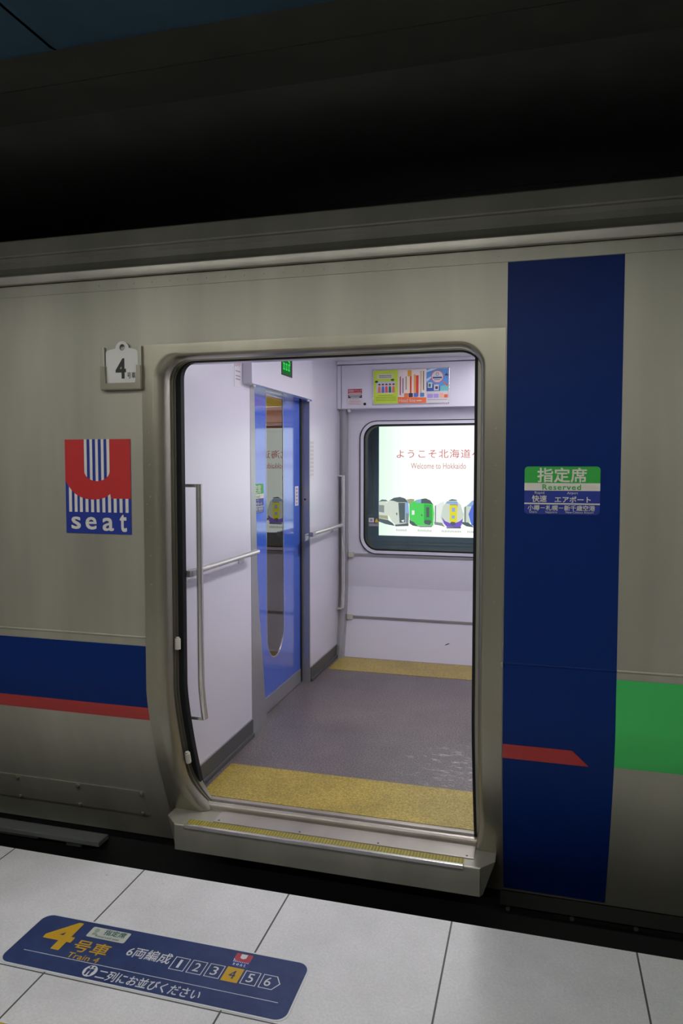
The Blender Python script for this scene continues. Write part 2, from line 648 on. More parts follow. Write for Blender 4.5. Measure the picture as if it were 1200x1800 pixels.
# coloured films on the side
EPS = 0.0016
b = B(); side_sheet(b, X0, FXL - 0.003, 0.568, 0.831, EPS, 0.001); b.build('navy_band', MT['navy'], train)
b = B(); side_sheet(b, X0, FXL - 0.003, 0.511, 0.568, EPS, 0.001); b.build('red_band', MT['red'], train)
b = B(); side_sheet(b, 0.266, X1, 0.518, 0.838, EPS, 0.001); b.build('green_band', MT['green'], train)
b = B(); side_sheet(b, FXR + 0.004, 0.266, -0.112, 2.288, EPS, 0.001); o = b.build('navy_panel', MT['navy'], train)
o['label'] = 'tall navy panel beside the door'
b = B()
rows = []
for i in range(9):
    z = 0.511 + (0.568 - 0.511) * i / 8
    rows.append([(FXR + 0.005, prof(z) - 0.0032, z), (0.182 - (z - 0.511) / 0.057 * 0.058, prof(z) - 0.0032, z)])
b.grid(rows)
b.build('red_arrow_stripe', MT['red'], train, solid=0.0008)

# bolted cover plate and bolts at the lower left
b = B(); side_sheet(b, X0, -1.672, 0.002, 0.135, 0.004, 0.004)
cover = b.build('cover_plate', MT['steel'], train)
for i in range(5):
    for z, dx in ((0.122, 0.0), (0.010, -0.024)):
        x = -1.682 + dx - i * 0.325
        y = prof(z) - 0.004
        bb = B()
        bb.tube([(x, y, z), (x, y - 0.004, z - 0.002)], 0.0105, 12)
        bb.tube([(x, y - 0.003, z - 0.002), (x, y - 0.009, z - 0.004)], 0.0065, 6)
        bb.build('bolt', MT['frame_steel'], cover)

# sole bar to the right, step bar to the left, in the gap
sole = B().box(FXR - 0.01, X1, 0.262, 0.30, -0.19, -0.133).build('sole_bar', MT['dark_steel'], train)
for x in (-0.1, 0.148, 0.385, 0.625):
    B().tube([(x, 0.30, -0.218), (x, 0.286, -0.218)], 0.009, 8).build('bolt', MT['trim_grey'], sole)
B().box(FXR + 0.2, X1, 0.29, 0.32, -0.228, -0.214).build('conduit', MT['dark_steel'], train)
b = B()
b.box(-4.0, -1.95, 0.22, 0.30, -0.196, -0.172, 0.004)
b.box(-4.0, -2.3, 0.24, 0.30, -0.215, -0.196)
b.box(-2.14, -2.06, 0.24, 0.30, -0.222, -0.206)
b.build('equipment_bar', mat('dull_grey_bar', (0.17, 0.18, 0.17, 1), 0.5, 0.3), train)


# door frame: flat flange, rolled lip and jamb, swept round the opening
def flare(z):
    t = max(0.0, (0.27 - z) / 0.20)
    return 0.105 * t ** 2.2


def flare_r(z):
    t = max(0.0, (0.20 - z) / 0.13)
    return 0.02 * t ** 2


R = 0.085
path = []                                     # (x, z, outward normal, outer x, outer z)
zz = [0.072 + 0.58 * i / 26 for i in range(27)] + [1.0, 1.5, ZT - R]
for z in zz:
    path.append((XL + flare(z), z, (-1, 0), FXL, z))
for k in range(1, 10):
    a = math.radians(180 - 90 * k / 10)
    n = (math.cos(a), math.sin(a))
    ox = FXL if k <= 5 else FXL + (XL + R - FXL) * (k - 5) / 5
    oz = FZT if k >= 5 else (ZT - R) + (FZT - ZT + R) * k / 5
    path.append((XL + R + R * n[0], ZT - R + R * n[1], n, ox, oz))
for i in range(7):
    x = XL + R + (XR - XL - 2 * R) * i / 6
    path.append((x, ZT, (0, 1), x, FZT))
for k in range(1, 10):
    a = math.radians(90 - 90 * k / 10)
    n = (math.cos(a), math.sin(a))
    ox = FXR if k >= 5 else (XR - R) + (FXR - XR + R) * k / 5
    oz = FZT if k <= 5 else FZT - (FZT - ZT + R) * (k - 5) / 5
    path.append((XR - R + R * n[0], ZT - R + R * n[1], n, ox, oz))
for z in reversed(zz):
    path.append((XR - flare_r(z), z, (1, 0), FXR, z))
SECT = [(0.052, -0.0065), (0.046, -0.0064), (0.038, -0.0056), (0.022, -0.0005), (0.010, 0.012), (0.002, 0.03), (0.0, 0.045), (0.0, 0.050), (0.016, 0.053), (0.016, 0.072), (0.002, 0.075), (0.002, 0.080), (0.013, 0.083), (0.013, 0.096), (0.0, 0.098), (0.0, 0.135)]
b = B()
rows = []
for x, z, n, ox, oz in path:
    y = prof(z)
    yo = prof(oz)
    fl = min(1.0, abs(x - XL) / 0.1) if n == (-1, 0) else 0.0
    row = [(ox, yo + 0.002, oz), (ox, yo - 0.0065, oz)]
    ks = 1.0 if n == (-1, 0) else (0.32 + 0.13 * n[0] if n[0] >= 0 else 0.32 + 0.68 * (-n[0]))
    for d, dy in SECT:
        if dy > 0.045:
            dy = 0.045 + (dy - 0.045) * (1 - 0.72 * min(1.0, fl))
        d *= ks
        px, pz = x + n[0] * d, z + n[1] * d
        px = max(min(px, FXR - 0.002), FXL + 0.002)
        pz = min(pz, FZT - 0.002)
        row.append((px, prof(pz) + dy, pz))
    rows.append(row)
b.grid(rows)
frame = b.build('door_frame', MT['frame_steel'], train, True)
# flange continues below the sill at both sides
for x0, x1 in ((FXL, XL - 0.0), (XR - 0.0, FXR)):
    b = B()
    side_sheet(b, x0, x1, ZB, 0.074, 0.0065, 0.006)
    b.build('lower_flange', MT['frame_steel'], frame)
for z in (1.71, 1.58, 1.45, 1.33, 1.21, 1.09):
    for x in (FXL + 0.030, FXR - 0.030):
        B().tube([(x, -0.0062, z), (x, -0.009, z)], 0.0035, 8).build('rivet', MT['steel'], frame)
for z in (1.355, 1.42, 0.98):
    B().tube([(FXL + 0.016, -0.0062, z), (FXL + 0.016, -0.0085, z)], 0.0025, 8).build('rivet', MT['steel'], frame)
for z in (0.832, 0.315):
    y = prof(z) + 0.068
    g = B()
    g.tube([(XL + 0.012, y + 0.004 * 0, z - 0.022), (XL + 0.012, y - (0.012 if z < 0.5 else 0.0), z + 0.022)], 0.0125, 14)
    g.tube([(XL + 0.012, y - (0.012 if z < 0.5 else 0), z + 0.022), (XL + 0.012, y - (0.013 if z < 0.5 else 0), z + 0.028)], 0.008, 12)
    g.build('roller_guide', MT['cream_plastic'], frame, True)
B().box(FXR - 0.004, FXR + 0.004, -0.016, -0.002, 0.855, 0.875, 0.002).build('end_cap', MT['steel'], frame)
# door seal: black rubber inside the jamb on the left and along the top
b = B()
rows = []
for x, z, n, ox, oz in path:
    if z < 0.1 and n == (-1, 0):
        pass
    fx = XL if n == (-1, 0) else x
    if n == (1, 0):
        fx = XR
    y = prof(z)
    w_ = 0.024 if n == (-1, 0) else (0.004 if n[0] >= 0 else 0.004 + 0.02 * (-n[0]) ** 3)
    q = (fx - n[0] * w_, z - n[1] * w_)
    rows.append([(fx, y + 0.098, z), (q[0], y + 0.098, q[1]), (q[0], y + 0.128, q[1]), (fx, y + 0.128, z)])
b.grid(rows)
b.build('door_seal', MT['black'], frame)

# sliding door leaf, parked in its pocket at the right
b = B(); side_sheet(b, -0.222, 0.02, 0.085, 2.02, -0.062, 0.03)
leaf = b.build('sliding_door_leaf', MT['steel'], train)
b = B(); side_sheet(b, -0.233, -0.222, 0.085, 2.02, -0.060, 0.034)
b.build('edge_rubber', MT['black'], leaf)

# door step
STF, STB = 0.045, 0.105
b = B()
bm = b.bm
tp = [(-1.464, STF, 0.07), (-0.196, STF, 0.07), (-0.143, STB, 0.07), (-0.143, 0.25, 0.07), (-1.527, 0.25, 0.07), (-1.527, STB, 0.07)]
bt = [(-1.464, STF + 0.003, -0.042), (-0.196, STF + 0.003, -0.042), (-0.186, STB - 0.03, -0.048), (-0.176, 0.25, -0.06), (-1.490, 0.25, -0.06), (-1.474, STB - 0.03, -0.048)]
tv = [bm.verts.new(p) for p in tp]
bv = [bm.verts.new(p) for p in bt]
b.face(tv)
b.face(bv[::-1])
for i in range(6):
    b.face((tv[i], bv[i], bv[(i + 1) % 6], tv[(i + 1) % 6]))
es = [e for e in bm.edges if all(abs(v.co.z - 0.07) < 1e-6 for v in e.verts) and all(v.co.y < 0.06 for v in e.verts)]
bmesh.ops.bevel(bm, geom=es, offset=0.006, segments=3, profile=0.5, affect='EDGES')
step = b.build('door_step', MT['steel'], train)
b = B(); b.box(-1.412, -0.258, 0.052, 0.092, 0.0695, 0.0735)
b.build('tread_strip', MT['tread'], step)
b = B(); b.box(-1.418, -0.256, 0.038, 0.053, 0.058, 0.0745, 0.003)
b.build('nosing', MT['bright_steel'], step)
b = B(); b.box(-1.312, -0.222, 0.099, 0.192, 0.069, 0.0745, 0.002)
sill = b.build('sill_plate', MT['worn_steel'], step)
for x in (-1.29, -0.93, -0.60, -0.25):
    B().tube([(x, 0.112, 0.074), (x, 0.112, 0.0757)], 0.0045, 8).build('screw', MT['base_grey'], sill)
b = B()
b.tube([(XL + 0.0, 0.214, 0.083), (XR, 0.214, 0.083)], 0.0155, 16)
b.box(XL, XR, 0.20, 0.245, 0.05, 0.084)
b.box(XL, XR, 0.236, 0.262, 0.08, 0.1005, 0.001)
b.build('sill_rail', MT['worn_steel'], step, True)

# ------------------------------------------------------------------ VESTIBULE (the room inside the car)
FZ, CZ = 0.10, 2.356
XW, XD = -1.49, -1.545                        # left wall face, sliding door face
XRW = 0.05


def bprof(z):
    return 2.79 - 0.72 * prof(z)


b = B()
b.box(-1.60, XRW, 0.25, 2.80, 0.02, FZ)
struct(b, 'floor_vestibule', MT['vinyl'], 'grey speckled vinyl floor inside the train doorway, scuffed near the sill', 'floor')
struct(B().box(-1.452, -0.0, 0.262, 0.605, FZ, FZ + 0.0022), 'floor_yellow_strip', MT['yellow_vinyl'], 'wide yellow speckled floor strip just inside the open doorway', 'floor marking')
struct(B().box(-1.456, -0.0, 2.31, 2.652, FZ, FZ + 0.0022), 'floor_yellow_strip', MT['yellow_vinyl'], 'yellow speckled floor strip along the far wall under the window', 'floor marking')
# left wall: near panel, far panel, lintel
b = B()
b.flat([(prof(z) + 0.075, z) for z in [FZ + 0.6 * i / 12 for i in range(13)]] + [(0.075, CZ), (0.965, CZ), (0.965, FZ)], 'L', XW, 0.0, 0.11)
b.box(-1.60, XW, 1.978, 2.80, FZ, CZ)
b.box(-1.60, XW, 0.96, 1.98, 2.03, CZ)
struct(b, 'wall_left', MT['lilac'], 'pale lilac end wall of the vestibule with the blue sliding door', 'wall')
b = B()
b.holed(rect(-1.60, XRW, 0.62, CZ), rrect(-1.318, -0.02, 0.905, 1.895, 0.115, 8), 'F', 2.79, 0.0, 0.06)
rows = []
for i in range(15):
    z = FZ + 0.53 * i / 14
    rows.append([(-1.60, bprof(z), z), (XRW, bprof(z), z)])
b.grid(rows)
struct(b, 'wall_back', MT['lilac_satin'], 'pale lilac far side wall around the window', 'wall', True)
B().flat([(-0.665, 0.232), (-0.655, 0.232), (-0.630, 0.245), (-0.636, 0.247), (-0.655, 0.238)], 'F', bprof(0.24), 0.004, 0.0008).build('scuff_mark', MT['base_grey'], bpy.data.objects['wall_back'])
struct(B().box(XRW, XRW + 0.05, 0.26, 2.85, FZ, CZ), 'wall_right', MT['lilac'], 'pale end wall of the vestibule, hidden right of the doorway', 'wall')
b = B()
rows = [[(-0.20, prof(z) + 0.14, z), (XRW, prof(z) + 0.14, z)] for z in [FZ + 0.57 * i / 14 for i in range(15)] + [CZ]]
b.grid(rows)
b.box(-1.6, XRW, 0.137, 0.20, 2.006, CZ)
struct(b, 'wall_front', MT['lilac_satin'], 'lilac rail cover above the doorway on the inside', 'wall')
struct(B().box(-1.6, XRW + 0.05, 0.14, 2.85, CZ, CZ + 0.03), 'ceiling_vestibule', mat('white_ceiling', (0.66, 0.66, 0.68, 1), 0.45), 'pale ceiling of the vestibule', 'ceiling')

# skirting
for y0, y1, nm in ((0.25, 0.965, 'near'), (1.99, 2.68, 'far')):
    b = B()
    b.box(XW - 0.002, XW + 0.006, y0, y1, FZ + 0.012, 0.195)
    b.box(XW, XW + 0.016, y0, y1, FZ, FZ + 0.022, 0.004)
    o = struct(b, 'baseboard_left', MT['base_grey'], {'near': 'dark grey baseboard of the near wall panel beside the doorway', 'far': 'dark grey baseboard of the far wall panel behind the blue door'}[nm], 'baseboard')
    t = B().box(XW, XW + 0.005, y0, y1, 0.195, 0.201).build('edge_strip', MT['trim_grey'], o)

# overhead panel on the far side and its shadow gap
b = B()
b.box(XW + 0.002, XRW, 2.66, 2.79, 1.998, 2.325, 0.006)
ov = struct(b, 'overhead_panel', MT['lilac'], 'lilac overhead panel carrying the posters above the window', 'wall panel')
B().box(XW + 0.002, XRW, 2.70, 2.78, 2.32, CZ).build('shadow_gap', MT['black'], ov)
B().box(-1.455, -1.4515, 2.6585, 2.661, 2.0, 2.325).build('panel_joint', MT['base_grey'], ov)
for k in range(1):
    B().tube([(-1.398, 2.70, 1.985), (-1.398, 2.672, 1.985)], 0.011, 10).build('latch_knob', MT['cream_plastic'], ov)
B().box(-1.41, -1.21, 2.6575, 2.6605, 2.004, 2.155, 0.001).build('access_flap', MT['lilac'], ov)
b = B(); b.box(XW + 0.002, XRW, 2.655, 2.70, CZ - 0.026, CZ, 0.004)
struct(b, 'trim_1', MT['lilac_satin'], 'narrow ceiling trim above the overhead panel', 'trim')

# corner post, follows the lean of the wall
b = B()
for x0, x1, off in ((XW, -1.462, 0.045), (-1.460, -1.432, 0.075)):
    rows = []
    for i in range(20):
        z = FZ + (0.62 * i / 18 if i < 19 else 1.90)
        rows.append([(x0, bprof(z), z), (x0, bprof(z) - off, z), (x1, bprof(z) - off, z), (x1, bprof(z), z)])
    b.grid(rows)
struct(b, 'trim_2', MT['trim_grey'], 'grey metal corner post where the far wall meets the left wall', 'trim')

# two joint rails on the far wall
for z, lb in ((0.878, 'upper grey joint rail on the far wall just under the window'), (0.398, 'lower grey joint rail on the far wall near the floor')):
    y = bprof(z)
    o = struct(B().box(-1.39, XRW, y - 0.008, y + 0.004, z - 0.010, z + 0.010, 0.002), 'trim_3' if z > 0.5 else 'trim_4', MT['trim_grey'], lb, 'trim')
    B().box(-1.43, -1.385, y - 0.020, y + 0.004, z - 0.020, z + 0.022, 0.003).build('end_cap', MT['cream_plastic'], o)

# window
win = thing('window_1', (-0.67, 2.79, 0.9), 'rounded window in the far wall looking out at the backlit billboard', 'window', None, 'structure')
b = B()
o_ = rrect(-1.340, 0.0, 0.886, 1.914, 0.135, 10)
i_ = rrect(-1.334, -0.006, 0.892, 1.908, 0.130, 10)
b.holed(o_, i_, 'F', 2.79, 0.011, 0.013)
b.build('outer_gasket', MT['black'], win)
b = B()
b.holed(i_, rrect(-1.310, -0.028, 0.915, 1.885, 0.110, 10), 'F', 2.79, 0.008, 0.012)
b.build('frame', MT['lilac_satin'], win)
b = B()
b.holed(rrect(-1.310, -0.028, 0.915, 1.885, 0.110, 10), rrect(-1.297, -0.040, 0.927, 1.872, 0.10, 10), 'F', 2.79, 0.007, 0.09)
b.build('inner_gasket', MT['black'], win)
b = B()
b.flat(rrect(-1.300, -0.037, 0.924, 1.875, 0.10, 10), 'F', 2.79, -0.03, 0.004)
b.build('glass', MT['glass'], win)

# blue sliding door into the cabin
door = thing('door_1', (XD, 1.5, FZ), 'blue sliding door with a tall narrow window into the cabin', 'door', None, 'structure')
DY0, DY1 = 0.99, 1.944
GY0, GY1 = 1.330, 1.626
hole = [(GY0, 0.60)]
rx = (GY1 - GY0) / 2
hole = [(GY0, 1.99)] + [(GY0, 0.56)] + [( (GY0 + GY1) / 2 + rx * math.cos(math.radians(a)), 0.56 + 0.155 * math.sin(math.radians(a)) * 1.0) for a in range(190, 360, 10)] + [(GY1, 0.56), (GY1, 1.99)]
b = B()
b.holed(rect(DY0, DY1, 0.105, 2.022), hole, 'L', XD, 0.0, 0.010)
b.build('leaf', MT['door_blue'], door)
b = B(); b.flat([(y, z) for y, z in hole], 'L', XD, -0.0015, 0.004)
b.build('glass', MT['door_glass'], door)
b = B()
hin = [((y - 1.478) * 0.965 + 1.478, (z - 1.2) * 0.994 + 1.2) for y, z in hole]
b.holed(hole, hin, 'L', XD, 0.001, 0.003)
b.build('glass_bead', MT['bright_steel'], door)
B().box(XD - 0.004, XD + 0.003, DY0, DY1, 0.105, 0.198).build('kick_plate', MT['trim_grey'], door)
B().box(XD - 0.004, XD + 0.0015, 1.915, 1.928, 0.965, 1.045).build('finger_pull', MT['royal'], door)
B().box(XD - 0.03, XD + 0.003, DY1, DY1 + 0.031, 0.105, 2.02).build('edge_rubber', MT['black'], door)
# door surround
b = B()
poly = [(0.962, FZ), (1.185, FZ), (1.165, 0.20), (1.075, 0.75), (1.045, 1.05), (1.028, 1.5), (1.022, 2.03), (0.962, 2.03)]
b.flat(poly, 'L', XW, 0.002, 0.052)
struct(b, 'trim_5', MT['trim_grey'], 'grey metal door post left of the blue door, wider at its foot', 'trim')
b = B()
b.box(XD + 0.002, XW + 0.003, 1.976, 1.99, FZ, 2.03, 0.001)
po = struct(b, 'trim_6', MT['trim_grey'], 'grey metal door post right of the blue door with a small black lock', 'trim')
B().tube([(-1.518, 1.9765, 1.345), (-1.518, 1.973, 1.345)], 0.007, 12).build('lock', MT['ink'], po)
hd = thing('door_header', (-1.44, 1.37, 2.0), 'lilac box header above the blue door holding the green sign', 'door header', None, 'structure')
B().box(XW, -1.436, 0.862, 1.885, 2.0, CZ, 0.003).build('cover', MT['lilac'], hd)
B().box(XD - 0.02, -1.47, 1.0, 1.98, 1.998, 2.03).build('track', MT['door_blue'], hd)
for y in (0.93, 1.845):
    B().tube([(-1.455, y, 2.0), (-1.455, y, 1.988)], 0.010, 10).build('latch_knob', MT['cream_plastic'], hd)

# vestibule lamp in the ceiling
vl = thing('ceiling_lamp', (-0.4, 1.3, CZ), 'long white fluorescent lamp on the vestibule ceiling', 'lamp')
B().box(-0.52, -0.28, 0.36, 2.24, CZ - 0.018, CZ + 0.002, 0.004).build('housing', MT['lilac_satin'], vl)
B().box(-0.50, -0.30, 0.38, 2.22, CZ - 0.026, CZ - 0.017).build('diffuser', MT['lamp_vest'], vl)

# ------------------------------------------------------------------ cabin glimpsed through the door window
CX0 = -5.6
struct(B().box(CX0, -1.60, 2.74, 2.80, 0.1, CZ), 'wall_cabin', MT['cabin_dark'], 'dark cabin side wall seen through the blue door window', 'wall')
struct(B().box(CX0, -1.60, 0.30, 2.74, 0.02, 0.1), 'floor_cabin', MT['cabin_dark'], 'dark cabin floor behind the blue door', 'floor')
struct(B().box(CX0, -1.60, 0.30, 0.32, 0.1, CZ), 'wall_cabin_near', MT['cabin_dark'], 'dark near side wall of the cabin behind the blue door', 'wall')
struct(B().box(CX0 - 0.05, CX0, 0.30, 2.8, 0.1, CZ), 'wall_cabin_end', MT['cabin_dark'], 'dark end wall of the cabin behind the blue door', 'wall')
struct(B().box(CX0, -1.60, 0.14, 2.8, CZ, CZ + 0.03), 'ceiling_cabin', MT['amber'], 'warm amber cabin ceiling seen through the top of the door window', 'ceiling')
rk = thing('luggage_rack', (-3.4, 2.74, 1.85), 'amber luggage rack seen through the top of the blue door window', 'luggage rack')
b = B(); b.grid([[(x, y, z) for y, z in ((2.738, 1.87), (2.70, 1.90), (2.66, 2.12), (2.64, 2.16), (2.60, 2.24))] for x in (CX0, -1.62)])
b.build('panel', MT['amber'], rk, True)
B().tube([(CX0, 2.70, 1.865), (-1.62, 2.70, 1.865)], 0.022, 12).build('rail', mat('brown_rail', (0.16, 0.07, 0.04, 1), 0.4), rk, True)
cl = thing('cabin_lamp', (-3.0, 1.4, CZ), 'warm ceiling lamp of the cabin behind the blue door', 'lamp')
B().box(-5.0, -1.75, 1.35, 1.5, CZ - 0.012, CZ + 0.002).build('diffuser', MT['lamp_cabin'], cl)


# ------------------------------------------------------------------ handrails and grab bars
def handrail(y0, y1, x, z, label):
    t = thing('handrail', (x, y0, z), label, 'handrail', 'horizontal wall handrails')
    B().tube([(x, y0, z), (x, y1, z)], 0.0135, 16).build('rail', MT['bright_steel'], t, True)
    for y in (y0 + 0.012, y1 - 0.09):
        b = B()
        b.box(XW, XW + 0.006, y - 0.035, y + 0.035, z - 0.05, z - 0.004, 0.002)
        b.slab([(XW, y - 0.014), (x, y - 0.014), (x, y + 0.014), (XW, y + 0.014)], z - 0.016, z - 0.008)
        b.build('bracket', MT['bright_steel'], t)
    b = B()
    b.box(x - 0.016, x + 0.012, y0 - 0.055, y0 + 0.01, z - 0.018, z + 0.012, 0.004)
    b.build('end_block', MT['trim_grey'], t)
    return t


handrail(0.19, 0.915, -1.432, 1.12, 'horizontal steel handrail on the near wall panel, left of the blue door')
handrail(1.90, 2.60, -1.432, 1.124, 'horizontal steel handrail on the far wall panel, right of the blue door')


def grab_bar(fy, label, toward, gx=-1.446):
    t = thing('grab_bar', (gx, fy(1.5), 0.48), label, 'grab bar', 'vertical bent grab bars')
    pts = []
    for i in range(28):
        z = 0.475 + (1.498 - 0.475) * i / 27
        pts.append((gx, fy(z), z))
    B().tube(pts, 0.0145, 16).build('bar', MT['bright_steel'], t, True)
    for z in (0.478, 1.495):
        y = fy(z)
        b = B()
        b.slab([(gx, y - 0.012), (gx, y + 0.012), (XW, y + 0.012 + toward), (XW, y - 0.012 + toward)], z - 0.010, z + 0.003)
        b.build('bracket', MT['bright_steel'], t)
    return t


grab_bar(lambda z: 0.168 + 0.95 * prof(z), 'vertical bent steel grab bar just inside the left edge of the doorway', 0.0, -1.395)
g2 = grab_bar(lambda z: bprof(z) - 0.10, 'vertical bent steel grab bar in the far corner by the window', 0.0)


# ------------------------------------------------------------------ signs
def reserved_sign(parent, plane, base, u0, u1, v0, v1, lift=0.0):
    def U(x): return u0 + (x - 148) / 887.0 * (u1 - u0)
    def V(y): return v1 - (y - 125) / 565.0 * (v1 - v0)
    full = rrect(u0, u1, v0, v1, 0.012, 5)
    B().flat(full, plane, base, 0.0032 + lift, 0.0012).build('blue_ground', MT['royal'], parent)
    top = [p for p in rrect(u0, u1, V(320), v1, 0.012, 5)]
    top = [(u0, V(320)), (u1, V(320))] + [p for p in top if p[1] > V(320) + 0.02]
    B().flat(top, plane, base, 0.0036 + lift, 0.0006).build('green_field', MT['sign_green'], parent)
    B().flat(rect(u0, u1, V(410), V(320)), plane, base, 0.0036 + lift, 0.0006).build('white_field', MT['white'], parent)
    B().flat(rect(u0, u1, V(572), V(556)), plane, base, 0.0037 + lift, 0.0006).build('white_line', MT['white'], parent)
    lettering([('指定席', U(300), U(880), V(312), V(140), 0.018), ('快速', U(240), U(415), V(546), V(465), 0.018), ('エアポート', U(510), U(930), V(548), V(475), 0.02),
               ('小樽－札幌－新千歳空港', U(190), U(980), V(646), V(580), 0.014), ('Rapid', U(272), U(385), V(458), V(420)), ('Airport', U(655), U(780), V(458), V(420)),
               ('Otaru', U(210), U(300), V(676), V(650)), ('Sapporo', U(400), U(540), V(682), V(650)), ('New-Chitose Airport', U(640), U(965), V(682), V(650))],
              plane, base, 0.0042 + lift, MT['white'], parent)
    lettering([('Reserved', U(362), U(815), V(400), V(336), 0.02, 1.15)], plane, base, 0.0042 + lift, MT['sign_green'], parent)


t = thing('reserved_sign', (0.075, 0.0, 1.41), 'green, white and blue reserved seat sign stuck on the navy panel', 'sign')
reserved_sign(t, 'F', 0.0, -0.051, 0.201, 1.408, 1.575)
t = thing('reserved_sticker', (XD, 1.15, 1.30), 'green, white and blue reserved seat sticker on the blue door, partly hidden by its post', 'sticker')
reserved_sign(t, 'L', XD, 1.034, 1.285, 1.303, 1.470, -0.001)


def seat_logo(parent, plane, base, u0, u1, v0, v1, words=True):
    def U(a): return u0 + a * (u1 - u0)
    def V(a): return v1 - a * (v1 - v0)
    def P(l): return [(U(a), V(c)) for a, c in l]
    B().flat(P([(0, 0), (1, 0), (1, 1), (0, 1)]), plane, base, 0.0028, 0.0012).build('blue_ground', MT['royal'], parent)
    b = B()
    for a, c in ((0.297, 0.338), (0.383, 0.423), (0.47, 0.51), (0.557, 0.597), (0.642, 0.684)):
        b.flat(P([(a, 0.0), (c, 0.0), (c, 0.46), (a, 0.46)]), plane, base, 0.0031, 0.0003)
    for a in (98, 145, 190, 238, 285, 332, 380, 428, 475, 523, 572):
        a0, a1 = (a - 70) / 548.0, (a + 24.5 - 70) / 548.0
        b.flat(P([(a0, 0.48), (a1, 0.48), (a1, 0.772), (a0, 0.772)]), plane, base, 0.0031, 0.0003)
    b.build('white_stripes', MT['white'], parent)
    arc = [(0.49 - 0.197 * math.cos(math.radians(a)), 0.33 + 0.112 * math.sin(math.radians(a))) for a in range(0, 181, 10)]
    red = [(0, 0), (0.293, 0)] + arc + [(0.687, 0), (1, 0), (1, 0.625), (0.70, 0.625), (0.69, 0.575), (0.65, 0.598), (0.60, 0.617), (0.51, 0.634), (0.42, 0.638), (0.32, 0.631),
           (0.23, 0.612), (0.16, 0.583), (0.10, 0.545), (0.05, 0.498), (0.02, 0.465), (0, 0.43)]
    B().flat(P(red), plane, base, 0.0036, 0.0005).build('red_letter', MT['sign_red'], parent)
    if words:
        its = []
        for ch, a, c, tv, bv in (('s', 115, 196, 1556, 1660), ('e', 236, 330, 1556, 1662), ('a', 380, 474, 1560, 1670), ('t', 522, 582, 1530, 1675)):
            its.append((ch, U((a - 70) / 548.0), U((c - 70) / 548.0), V((bv - 912) / 783.0), V((tv - 912) / 783.0), 0.028))
        lettering(its, plane, base, 0.0036, MT['white'], parent)


t = thing('seat_logo_sign', (-1.77, 0.0, 1.294), 'square red letter u seat logo sign with blue and white stripes, left of the doorway', 'sign')
seat_logo(t, 'F', 0.0, -1.926, -1.616, 1.293, 1.686)

# car number placard in its holder
h = thing('placard_holder', (-1.64, 0.0, 1.885), 'steel pocket holder on the train side, left of the door top', 'holder')
b = B()
b.box(-1.735, -1.553, -0.0065, -0.0005, 1.885, 2.058, 0.001)
b.build('back_plate', MT['steel'], h)
b = B()
b.flat([(-1.737, 1.887), (-1.735, 1.885), (-1.550, 1.885), (-1.548, 1.887), (-1.548, 1.982), (-1.572, 1.982), (-1.572, 1.909), (-1.713, 1.909), (-1.713, 1.982), (-1.737, 1.982)], 'F', 0.0, 0.026, 0.020)
bmesh.ops.bevel(b.bm, geom=[e for e in b.bm.edges if all(abs(v.co.y + 0.026) < 1e-5 for v in e.verts)], offset=0.003, segments=2, affect='EDGES')
b.build('pocket', MT['frame_steel'], h)
for x0, x1 in ((-1.735, -1.719), (-1.566, -1.550)):
    B().box(x0, x1, -0.019, -0.006, 1.98, 2.058, 0.002).build('guide', MT['steel'], h)
p = thing('car_number_placard', (-1.64, -0.016, 1.90), 'white hanging placard reading 4 in the steel pocket holder', 'placard')
px0, px1, pz0, pz1 = -1.716, -1.569, 1.900, 2.046
tab = ellipse(-1.640, 2.048, 0.031, 0.033, 17, 8, 172)
outer = [(px0 + 0.008, pz0), (px1 - 0.008, pz0), (px1, pz0 + 0.008), (px1, pz1 - 0.008), (px1 - 0.008, pz1)] + tab + [(px0 + 0.008, pz1), (px0, pz1 - 0.008), (px0, pz0 + 0.008)]
b = B()
b.holed(outer, ellipse(-1.640, 2.056, 0.0125, 0.0135, 16), 'F', -0.0135, 0.0, 0.004)
b.build('plate', MT['placard'], p)
lettering([('4', -1.671, -1.623, 1.930, 2.012, 0.03)], 'F', -0.0135, 0.0006, MT['ink'], p)
lettering([('号車', -1.618, -1.580, 1.930, 1.955, 0.012)], 'F', -0.0135, 0.0006, MT['ink'], p)

# floor sign on the platform
s = thing('platform_floor_sign', (-1.16, -0.65, 0.0), 'navy boarding position sign lying on the grey platform tiles', 'sign')
SX0, SX1, SY0, SY1 = -1.655, -0.672, -0.776, -0.522
B().flat(rrect(SX0, SX1, SY0, SY1, 0.04, 8), 'P', 0.0, 0.0018, 0.0017).build('white_border', MT['floor_white'], s)
B().flat(rrect(SX0 + 0.0065, SX1 - 0.0065, SY0 + 0.006, SY1 - 0.006, 0.035, 8), 'P', 0.0, 0.0023, 0.0006).build('navy_ground', MT['floor_navy'], s)
D = 0.0029
B().flat(rect(-1.60, -0.72, -0.7085, -0.7065), 'P', 0, D, 0.0004).build('white_line', MT['floor_white'], s)
lettering([('4', -1.582, -1.474, -0.682, -0.542, 0.035)], 'P', 0, D, MT['floor_yellow'], s)
lettering([('号車', -1.455, -1.327, -0.672, -0.616, 0.012)], 'P', 0, D, MT['floor_yellow'], s)
lettering([('Train 4', -1.447, -1.333, -0.703, -0.678, 0.008)], 'P', 0, D, MT['floor_yellow'], s)
lettering([('6両編成', -1.268, -1.113, -0.648, -0.600, 0.008)], 'P', 0, D, MT['floor_white'], s)
lettering([('二列にお並びください', -1.303, -0.953, -0.763, -0.721, 0.01)], 'P', 0, D, MT['floor_white'], s)
wp = B().flat(rrect(-1.447, -1.303, -0.597, -0.546, 0.006, 3), 'P', 0, D, 0.0005).build('white_patch', mat('patch_white', (0.52, 0.55, 0.50, 1), 0.5), s)
